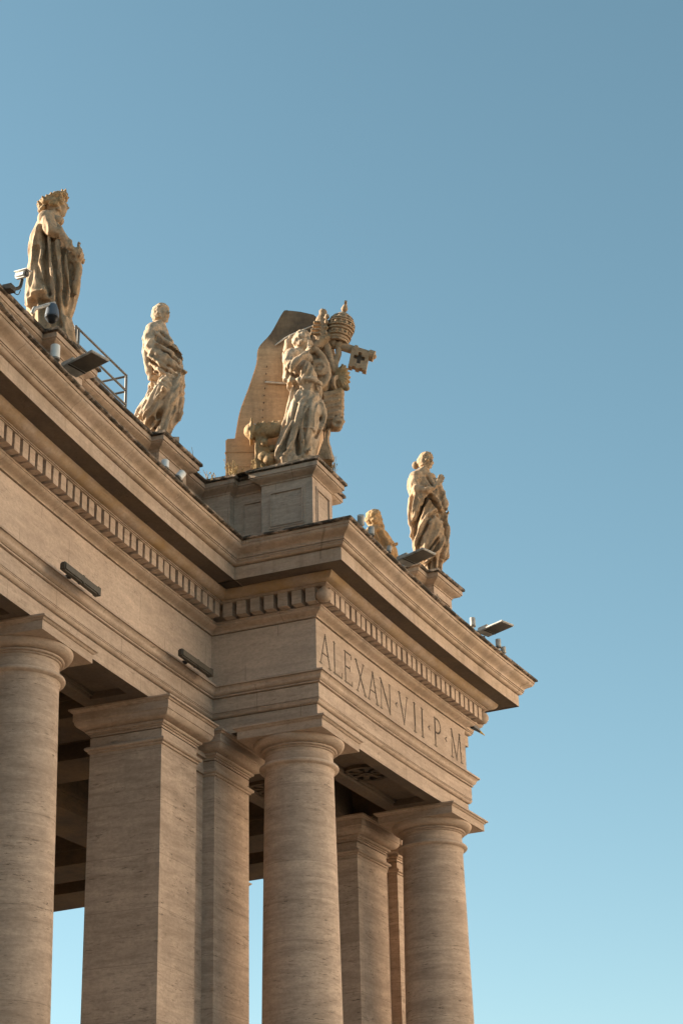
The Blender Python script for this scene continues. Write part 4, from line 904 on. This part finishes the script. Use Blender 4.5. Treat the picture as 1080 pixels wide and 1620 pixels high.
# tiara
bm = BM(); a0 = Vector(xz(A['tiara'][0], .25)); a1 = Vector(xz(A['tiara'][3], .25)); ax = (a1-a0); Lh = ax.length; ax.normalize()
rot = ax.to_track_quat('Z', 'Y').to_matrix().to_4x4(); MT = Matrix.Translation(a0) @ rot
pr = [(.15, 0), (.20, 0), (.205, .05), (.22, .055), (.225, .095), (.205, .10), (.20, .125), (.245, .135), (.25, .16), (.215, .17), (.225, .27), (.262, .275), (.268, .31), (.225, .325), (.225, .345), (.28, .355), (.285, .38), (.245, .39), (.25, .47), (.278, .475), (.278, .505), (.22, .52), (.215, .535), (.255, .545), (.255, .57), (.215, .58), (.20, .64), (.215, .65), (.205, .675), (.16, .70), (.12, .76), (.07, .79), (.06, .82)]
pr = [(r*1.02, z*Lh/.99) for r, z in pr]
lathe(bm, 0, 0, pr, 40)
rnd = random.Random(3)
for zc, rr, k in ((.215, .232, 15), (.425, .262, 16), (.60, .222, 13)):
    for i in range(k):
        a = 2*math.pi*i/k; blob(bm, (rr*math.cos(a), rr*math.sin(a), zc*Lh/.99), (.03, .03, .04), 2)
blob(bm, (0, 0, .82), .07, 2); blob(bm, (0, 0, .88), .05, 2); obox(bm, (0, 0, .95), (.04, .04, .13)); obox(bm, (0, 0, .96), (.14, .05, .045))
bm.transform(MT)
tr = part('tiara', fin(bm), 'st_tan', T, False, 45)
bm = BM(); lathe(bm, 0, 0, [(.14, -.004), (.14, .03)], 24); bm.transform(MT); part('tiara_opening', fin(bm), 'dirt_shade', tr)  # dark disc paints the shaded hollow of the tiara
# key
K = A['key']; k0 = Vector(xz(K[0], .25)); k1 = Vector(xz(K[3], .25)); kd = (k1-k0).normalized()
bm = BM()
tube(bm, [(*k0, .092), (*(k1-kd*.05), .088)], 18, 3)
for tq in (.18, .30, .62, .93, .99): q = k0+(k1-k0)*tq; lathe_on(bm, q, kd, [(.08, -.035), (.115, -.03), (.115, .03), (.08, .035)])
blob(bm, k1+kd*.015, .055, 3)
key = part('key', fin(bm), 'st_tan', T, False, 45)
B4 = A['bit']; o_ = Vector(xz(B4[0], .22))+Vector((-.02, 0, .02)); ex = (Vector(xz(B4[1], .22))-Vector(xz(B4[0], .22)))/5*1.14; ez = (Vector(xz(B4[3], .22))-Vector(xz(B4[0], .22)))/5*1.08
bm = BM(); cross = {(2, 1), (2, 2), (2, 3), (1, 2), (3, 2)}
def cell(i0, i1, j0, j1, y0, y1):
    vs = [bm.verts.new(o_+ex*i+ez*j+Vector((0, y, 0))) for y in (y0, y1) for i, j in ((i0, j0), (i1, j0), (i1, j1), (i0, j1))]
    for f in ((0, 1, 2, 3), (7, 6, 5, 4), (0, 4, 5, 1), (1, 5, 6, 2), (2, 6, 7, 3), (3, 7, 4, 0)): bm.faces.new([vs[q] for q in f])
for i in range(5):
    for j in range(5):
        if (i, j) in cross: cell(i, i+1, j, j+1, .0, .04)
        else: cell(i, i+1, j, j+1, -.075, .075)
for i in (0, 2, 4): cell(i-.05, i+1.05, 4.85, 5.35, -.085, .085)
bmesh.ops.remove_doubles(bm, verts=bm.verts, dist=.001)
kb = part('key_bit', fin(bm), 'st_tan', key)
bm = BM()
for (i, j) in cross: cell(i, i+1, j, j+1, -.004, -.001)
part('cross_recess', fin(bm), 'dirt_shade', kb)  # thin dark sheet paints shade into the cut cross
# book-like finial of the second key handle
bm = BM(); bk = A['book']
tube(bm, [(bk[3][0], .2, bk[3][1], .19), (bk[2][0], .2, bk[2][1], .155), (bk[1][0], .2, bk[1][1], .105), (bk[1][0]+.005, .2, bk[1][1]+.05, .09)], 10, 4, .7)
blob(bm, xz(bk[0], .2), (.085, .085, .08), 3)
for k in range(4): obox(bm, (bk[3][0]-.07+.015*k, .04, bk[3][1]+.12+.085*k), (.20-.02*k, .10, .04))
for k in range(5): blob(bm, (bk[3][0]+.13+.012*k, .08, bk[3][1]+.02+.13*k), (.05, .06, .06), 2)
me = remesh(bm, 'key_handle', .014, 1, .009, 12, 9); part('key_handle', me, 'st_tan', T)
# the shield, scrolls and shell
bm = BM()
def spiral(c, r0, turns, y, th, rad, ang0=0, sgn=1):
    pts = []
    for i in range(int(turns*10)+1):
        a = ang0+sgn*i/10*2*math.pi; r = r0*(1-.55*i/(turns*10)); pts.append((c[0]+r*math.cos(a), y-.05*i/(turns*10), c[1]+r*math.sin(a), rad*(1-.3*i/(turns*10))))
    tube(bm, pts, 10, 3)
cart = A['cart']; prism(bm, [tuple(q) for q in cat(np.array(cart+cart[:1]), 5)[:-1]], .05, .55)
blob(bm, (A['scroll1'][0], .10, A['scroll1'][1]), (.22, .09, .22), 3); spiral(A['scroll1'], .17, 1.7, -.01, 0, .05, 2.2, -1); blob(bm, (A['scroll1'][0], -.02, A['scroll1'][1]), .055, 2)
blob(bm, (.40, .12, 2.05), (.16, .12, .25), 3)
tube(bm, [(.10, .0, 2.64, .06), (.28, -.02, 2.70, .065), (.44, -.0, 2.48, .07), (.51, .02, 2.2, .07), (.46, .02, 1.96, .06), (.30, .02, 1.83, .06)], 12, 5)
mA = A['mass']; tube(bm, [(.30, .45, 1.5, .26), (.42, .45, 2.2, .3), (.45, .45, 2.75, .25), (.42, .4, 3.0, .2)], 16, 5)
pn = A['panel']; prism(bm, [pn[0], pn[1], pn[2], pn[3], pn[4], pn[5]], .05, .50)
for k in range(5): tube(bm, [(pn[0][0]+.03, .04, pn[0][1]-.10-.13*k, .022), (pn[1][0]-.08, .04, pn[0][1]-.04-.13*k, .022)], 8, 3)
for k in range(8): blob(bm, (pn[1][0]-.0-.028*k/8, .12, pn[1][1]-.06-.085*k), (.045, .06, .036), 2)
tube(bm, [(pn[1][0]-.01, .30, pn[1][1], .055), (pn[2][0], .30, pn[2][1], .055)], 10, 3)
ls = A['lscroll']
tube(bm, [(ls[0][0]-.08, .25, ls[0][1]+.02, .13), (ls[1][0]-.05, .12, ls[1][1]+.01, .125)], 20, 3); spiral((ls[1][0]-.02, ls[1][1]), .11, 1.3, .02, 0, .045, .5, 1)
ft = A['foot']; prism(bm, [ft[0], ft[1], ft[2], ft[3], ft[4], ft[5]], .0, .45)
tube(bm, [(.50, .1, .93, .05), (.47, .1, .68, .05), (.55, .1, .30, .06)], 10, 4)
st_ = A['strut']; tube(bm, [(*xz(q, .22), .062) for q in st_], 12, 4); tube(bm, [(.50, .2, 2.9, .09), (.56, .2, 2.6, .08), (.62, .2, 2.35, .07)], 12, 4)
dg_ = A['diag']; tube(bm, [(*xz(dg_[0], .1), .085), (*xz(dg_[1], .12), .08), (*xz(dg_[2], .15), .07)], 12, 4)
me = remesh(bm, 'shield', .0165, 1, .010, 9, 10); sh = part('shield', me, 'st_tan', T)
# horizontal roll with hollow end
bm = BM(); rl = A['rolls']; r0, r1 = Vector((rl[0][0], .34, rl[0][1]+.01)), Vector((rl[1][0]-.02, .16, rl[1][1]-.01)); ax = (r1-r0); L_ = ax.length
lathe(bm, 0, 0, [(.14, 0), (.15, L_*.6), (.165, L_*.68), (.15, L_*.74), (.17, L_*.80), (.195, L_*.86), (.195, L_), (.115, L_+.002), (.10, L_*.88), (.0001, L_*.86)], 32)
bm.transform(Matrix.Translation(r0) @ ax.to_track_quat('Z', 'Y').to_matrix().to_4x4()); part('hollow_roll', fin(bm), 'st_tan', T, False, 40)
# fan shell
bm = BM(); shp = A['shell']; c = Vector((shp[0][0]+.03, .16, (shp[0][1]+shp[5][1])/2))
blob(bm, c+Vector((.02, .02, 0)), (.15, .07, .27), 3)
for k in range(9):
    a = -1.45+2.9*k/8; e = c+Vector((math.cos(a)*.15+.02, .0, math.sin(a)*.285)); tube(bm, [(*(c+Vector((-.04, -.02, 0))), .022), (*(c*.4+e*.6-Vector((0, .05, 0))), .03), (*e, .03)], 8, 4)
blob(bm, (shp[5][0]+.06, .13, shp[5][1]+.02), (.07, .06, .06), 2)
me = remesh(bm, 'shell', .011, 0, .003, 12, 11); part('shell', me, 'st_gold', T)
# carved volutes at the foot of the buttress
bm = BM(); lm = A['lump']
tube(bm, [(lm[0][0], .05, lm[0][1], .17), (lm[0][0]+.06, .05, lm[0][1], .13), (lm[1][0]-.05, .04, lm[1][1], .13), (lm[1][0]+.06, .03, lm[1][1]+.03, .175), (lm[2][0], .03, lm[2][1], .14), (lm[3][0], .05, lm[3][1], .15)], 18, 4)
obox(bm, (lm[0][0]-.02, .04, lm[0][1]-.01), (.05, .3, .46), (0, .03, 0)); po = A['post']; obox(bm, (po[0][0]+.01, .1, (po[0][1])/2), (.24, .24, po[0][1]))
l2 = A['lump2']; rnd = random.Random(8)
for k in range(16): blob(bm, (l2[0][0]+rnd.uniform(-.14, .16), .0+rnd.uniform(-.1, .15), rnd.uniform(.1, .62)), rnd.uniform(.07, .12), 2)
for k in range(6): tube(bm, [(lm[1][0]+.1*k-.1, .05, lm[1][1]+.1, .05), (lm[1][0]+.1*k-.06, .0, lm[1][1]+.17+.03*(k % 2), .045)], 10, 3)
me = remesh(bm, 'volute', .018, 1, .014, 9, 12); part('volute', me, 'st_gold', T)
for nm in ('rod1', 'rod2', 'rod3'):
    q = A[nm]; bm = BM(); yy = {'rod1': (.40, .30, .24), 'rod2': (.38, .36), 'rod3': (.42, .25)}[nm]; rr = {'rod1': .017, 'rod2': .022, 'rod3': .022}[nm]
    tube(bm, [(*xz(a, y_), rr) for a, y_ in zip(q, yy)], 10, 4); part('tie_rod', fin(bm), 'rod', T, False, 40)

# ------------------------------------------------------------------ sunlit palazzo facing the colonnade across the square (unseen, added to bounce sunlight onto the stone)
T = thing('bounce_palazzo', 'long cream palazzo added out of view to bounce sunlight onto the colonnade', 'added building', P3(-4, 39, 0), math.atan2(U[1], U[0]))
mp_ = plain('pale cream plaster', (0.80, 0.71, 0.62), 0.85, 0, .12, .6)
bm = BM(); obox(bm, (60, -7, 18), (120, 14, 36)); part('wall', fin(bm), (mp_,), T)
bm = BM(); obox(bm, (60, -6.8, 36.3), (121.5, 16, .6)); part('cornice', fin(bm), 'wall', T)
bm = BM(); obox(bm, (60, .06, .6), (120.2, .3, 1.2)); part('plinth', fin(bm), 'wall', T)
wpro = None
for zf in (3.2, 10.2, 17.2, 24.2):
    for k in range(18):
        if wpro is None:
            bm = BM(); obox(bm, (0, .06, 1.6), (1.5, .12, 3.2)); wpro = w_ = part('window', fin(bm), 'glass_dark', T)
            bm = BM(); obox(bm, (-.9, .12, 1.6), (.3, .24, 3.6)); obox(bm, (.9, .12, 1.6), (.3, .24, 3.6)); obox(bm, (0, .16, 3.5), (2.2, .3, .35)); obox(bm, (0, .14, -.15), (2.2, .28, .25)); part('window_frame', fin(bm), 'wall', w_)
        else:
            w_ = wpro.copy(); COL.objects.link(w_); w_.parent = T
            for ch in wpro.children: c = ch.copy(); COL.objects.link(c); c.parent = w_
        w_.location = (3+k*6.7, .0, zf)

# ------------------------------------------------------------------ fittings on the building
def local_thing(name, label, cat_, s, n, z, group=None):
    return thing(name, label, cat_, P3(s, n, z), TH(s), group)        # local x = +s, local y = -n, z up
def floodlight(s, n, z, label, skew=R(-17), tilt=R(-4)):
    T = local_thing('floodlight', label, 'floodlight', s, n, z, 'flat floodlights on the cornice')
    c = Vector((-.12, -.34, .27)); rot = (tilt, 0, skew)
    from mathutils import Euler
    Rq = Euler(rot).to_matrix(); at = lambda x, y, z_: c+Rq @ Vector((x, y, z_))
    bm = BM(); obox(bm, c, (.41, .72, .045), rot); obox(bm, at(0, .20, .05), (.36, .26, .07), rot)
    bmesh.ops.bevel(bm, geom=bm.edges[:], offset=.012, segments=2, affect='EDGES'); part('housing', fin(bm), 'pale_metal', T, False, 35)
    bm = BM(); obox(bm, at(0, -.11, -.026), (.36, .46, .012), rot); part('lamp_glass', fin(bm), 'glass_dark', T)
    bm = BM(); obox(bm, at(0, .155, -.026), (.38, .018, .02), rot); part('seam', fin(bm), 'black', T)
    bm = BM()
    for x in (-.13, .13): obox(bm, (x, .02, .12), (.03, .10, .26), (R(-15), 0, 0))
    obox(bm, (0, .05, .0), (.42, .16, .03)); part('bracket', fin(bm), 'grey_metal', T)
    return T
floodlight(-7.66, 1.03, 16.34, 'grey flat floodlight on the cornice below the railing')
floodlight(1.86, 3.20, 16.34, 'grey flat floodlight on the cornice in front of the robed woman')
floodlight(6.26, 3.20, 16.34, 'grey flat floodlight sticking out against the sky at the far right cornice end')
def can(s, n, label, z=16.31, tilt=(0, 0), mat='pale_metal', h=.17, r=.058):
    T = local_thing('lamp_canister', label, 'canister', s, n, z, 'small canisters along the cornice edge')
    from mathutils import Euler
    bm = BM(); lathe(bm, 0, 0, [(r*.9, .10), (r, .105), (r, .105+h), (r*.92, .112+h)], 20); bm.transform(Euler((tilt[0], tilt[1], 0)).to_matrix().to_4x4()); part('canister', fin(bm), mat, T, False, 40)
    bm = BM(); lathe(bm, 0, 0, [(r*1.03, .085), (r*1.03, .115)], 20); bm.transform(Euler((tilt[0], tilt[1], 0)).to_matrix().to_4x4()); part('rim', fin(bm), 'grey_metal', T, False, 40)
    bm = BM(); lathe(bm, 0, 0, [(.02, -.05), (.02, .10)], 10); part('stem', fin(bm), 'rod', T, False, 40)
can(-8.36, 1.16, 'white canister beside the left floodlight', 16.33, (0, 0), 'white', .23, .075)
can(-4.22, 1.12, 'white canister leaning on the gutter below the windblown statue, left of the pair', 16.33, (R(-6), R(12)), 'white', .17, .07)
can(-3.90, 1.16, 'white tilted canister below the windblown statue, right of the pair', 16.31, (R(20), R(30)), 'white', .15, .07)
can(-.62, 3.36, 'tilted canister right by the cornice corner', 16.30, (R(15), R(-40)), 'pale_metal', .17, .065)
can(-.10, 3.36, 'upright canister in front of the bearded statue\'s shoulder', 16.30, (0, 0), 'pale_metal', .15, .06)
can(.72, 3.36, 'low canister below the bearded statue, next to the middle floodlight', 16.28, (R(10), R(8)), 'pale_metal', .1, .05)
can(5.30, 3.36, 'upright canister just left of the far right floodlight', 16.32)
can(6.76, 3.36, 'upright canister to the right of the far right floodlight', 16.32)
can(7.04, 3.36, 'tilted canister nearest the far end of the cornice', 16.28, (R(10), R(-28)), 'pale_metal', .12)
# tube lamps on the frieze
def tube_lamp(s, z, label, tilt):
    T = local_thing('wall_lamp', label, 'wall lamp', s, 0.215, 13.9, 'dark tube lamps on the frieze')
    bm = BM(); pts = [(-.62, -.22, z-13.9, .062), (.62, -.22, z-13.9-tilt, .062)]
    a, b_ = Vector(pts[0][:3]), Vector(pts[1][:3]); ax = b_-a; m_ = (a+b_)/2
    obox(bm, m_, (ax.length, .11, .145)); bmesh.ops.bevel(bm, geom=bm.edges[:], offset=.022, segments=3, affect='EDGES')
    obox(bm, m_+Vector((ax.length*.455, 0, 0)), (.09, .108, .138)); obox(bm, m_+Vector((ax.length*.02, 0, 0)), (.05, .106, .136))
    part('lamp_tube', fin(bm), 'bronze', T, False, 40)
    bm = BM(); tube(bm, [(-.03, .0, .01, .03), (-.03, -.12, .03, .03), (-.02, -.2, z-13.94, .035)], 10, 4); obox(bm, (-.03, 0.02, .015), (.12, .1, .03)); part('bracket', fin(bm), 'iron', T, False, 40)
tube_lamp(-5.82, 13.84, 'dark tube lamp on the frieze, nearer the left edge', -.01)
tube_lamp(-1.50, 13.87, 'dark tube lamp on the frieze beside the inner corner', -.01)
# bullet camera on a swan neck
T = local_thing('security_camera', 'white bullet camera on a curved arm at the left edge of the parapet', 'camera', -7.92, .03, 18.18)
bm = BM(); obox(bm, (0, 0, .03), (.16, .16, .1)); part('junction_box', fin(bm), 'iron', T)
bm = BM(); tube(bm, [(.02, 0, .05, .03), (.14, -.03, .10, .03), (.26, -.05, .20, .03), (.30, -.06, .36, .028)], 10, 5); tube(bm, [(.04, 0, .03, .008), (.2, -.05, .02, .008), (.29, -.05, .16, .008)], 8, 5); part('arm', fin(bm), 'iron', T, False, 40)
from mathutils import Euler
rot = (R(10), 0, R(-18)); Rq = Euler(rot).to_matrix(); c = Vector((.27, -.06, .43))
bm = BM(); obox(bm, c, (.11, .25, .115), rot); bmesh.ops.bevel(bm, geom=bm.edges[:], offset=.03, segments=3, affect='EDGES'); obox(bm, c+Rq @ Vector((0, -.02, .065)), (.135, .29, .012), rot); part('housing', fin(bm), 'white', T, False, 40)
bm = BM(); obox(bm, c+Rq @ Vector((0, -.125, 0)), (.1, .03, .1), rot); bmesh.ops.bevel(bm, geom=bm.edges[:], offset=.02, segments=2, affect='EDGES'); part('lens_window', fin(bm), 'black', T)
# dome camera hanging from an arm
T = local_thing('security_camera', 'blue-grey dome camera hanging from a pale arm in front of the crowned statue', 'camera', -7.12, .05, 18.2)
bm = BM(); tube(bm, [(-.02, 0, .0, .035), (.0, -.02, .08, .035)], 10, 3); tube(bm, [(.0, -.02, .07, .03), (.30, -.10, .30, .032), (.44, -.14, .40, .03)], 10, 4); part('arm', fin(bm), 'pale_metal', T, False, 40)
bm = BM(); lathe(bm, .40, -.13, [(.05, .36), (.075, .34), (.105, .25), (.118, .16), (.122, .12), (.11, .10)], 28); part('housing', fin(bm), 'blue_grey', T, False, 35)
bm = BM(); lathe(bm, .40, -.13, [(.112, .12), (.115, .09), (.10, .07), (.09, .06), (.075, .03), (.045, .0), (.01, -.01)], 28); part('dome', fin(bm), 'black', T, False, 35)
# railing behind the coping
T = local_thing('railing', 'dark tubular steel safety railing between the two left statues', 'railing', -4.05, -.3, 18.2)
H1, x0, x1 = .98, -.95, 1.0
def bar(name, a, b_, r=.022):
    bm = BM(); tube(bm, [(*a, r), (*b_, r)], 10, 2); part(name, fin(bm), 'steel', T, False, 40)
for x, y in ((x0, 0), (x0+.10, 0), (x1, 0), (x0, .8), (x1, .8)): bar('post', (x, y, -.05), (x, y, H1), .026)
for z in (H1, .66, .36): bar('rail', (x0, 0, z), (x1, 0, z)); bar('rail', (x1, 0, z-.02), (x1, .8, z-.02)); bar('rail', (x0, 0, z-.02), (x0, .8, z-.02))
# small dark spike with yellowed tip under the far end of the bed moulding
T = local_thing('metal_spike', 'small dark pointed fitting with yellow tip under the far end of the dentils', 'spike', WW+.35, 2.2, 15.13)
bm = BM(); tube(bm, [(.0, 0, .03, .06), (.22, -.02, .02, .05), (.36, -.03, .0, .03)], 8, 3); part('body', fin(bm), 'black', T)
bm = BM(); tube(bm, [(.33, -.03, .0, .032), (.56, -.05, -.03, .008)], 8, 3); part('tip', fin(bm), 'yellow', T)
# dry grass tufts
def tuft(s, n, z, label, k=26, h=.28, w=.22, seed=0, cat_='grass'):
    T = None; rnd = random.Random(seed); bm = BM()
    for i in range(k):
        x, y = rnd.uniform(-w, w), rnd.uniform(-.08, .08); hh = h*rnd.uniform(.4, 1.1); lean = rnd.uniform(-.12, .12); l2 = rnd.uniform(-.08, .08)
        tube(bm, [(x, y, -.04, .006), (x+lean*.4, y+l2*.4, hh*.55, .005), (x+lean, y+l2, hh, .0025)], 5, 3)
        if rnd.random() < .5: blob(bm, (x+lean, y+l2, hh), (.010, .010, .022), 1)
    me = bpy.data.meshes.new('grass_tuft'); fin(bm).to_mesh(me); bm.free()
    o = link('grass_tuft', me, None, ('straw',)); o.location = P3(s, n, z); o.rotation_euler = (0, 0, TH(s)); return tag(o, label, cat_, 'dry grass tufts on the coping')
tuft(-.62, -.2, 18.2, 'dry grass tuft on the coping left of the buttress', 26, .17, .34, 1)
tuft(-.25, .1, 18.2, 'sparse grass at the inner corner of the coping', 14, .14, .25, 2)
tuft(-1.05, .05, 18.2, 'thin grass stalk at the pedestal end under the windblown statue', 7, .3, .1, 3)
tuft(-.0, .55, 18.2, 'golden dry grass along the foot of the buttress', 70, .22, .40, 4)
tuft(-.02, 1.05, 18.2, 'golden grass clump below the carved volute', 44, .26, .18, 5)
tuft(.75, 2.2, 18.2, 'dark wispy plant at the coping right of the angel', 22, .45, .12, 6)
print('objects', len(bpy.data.objects))
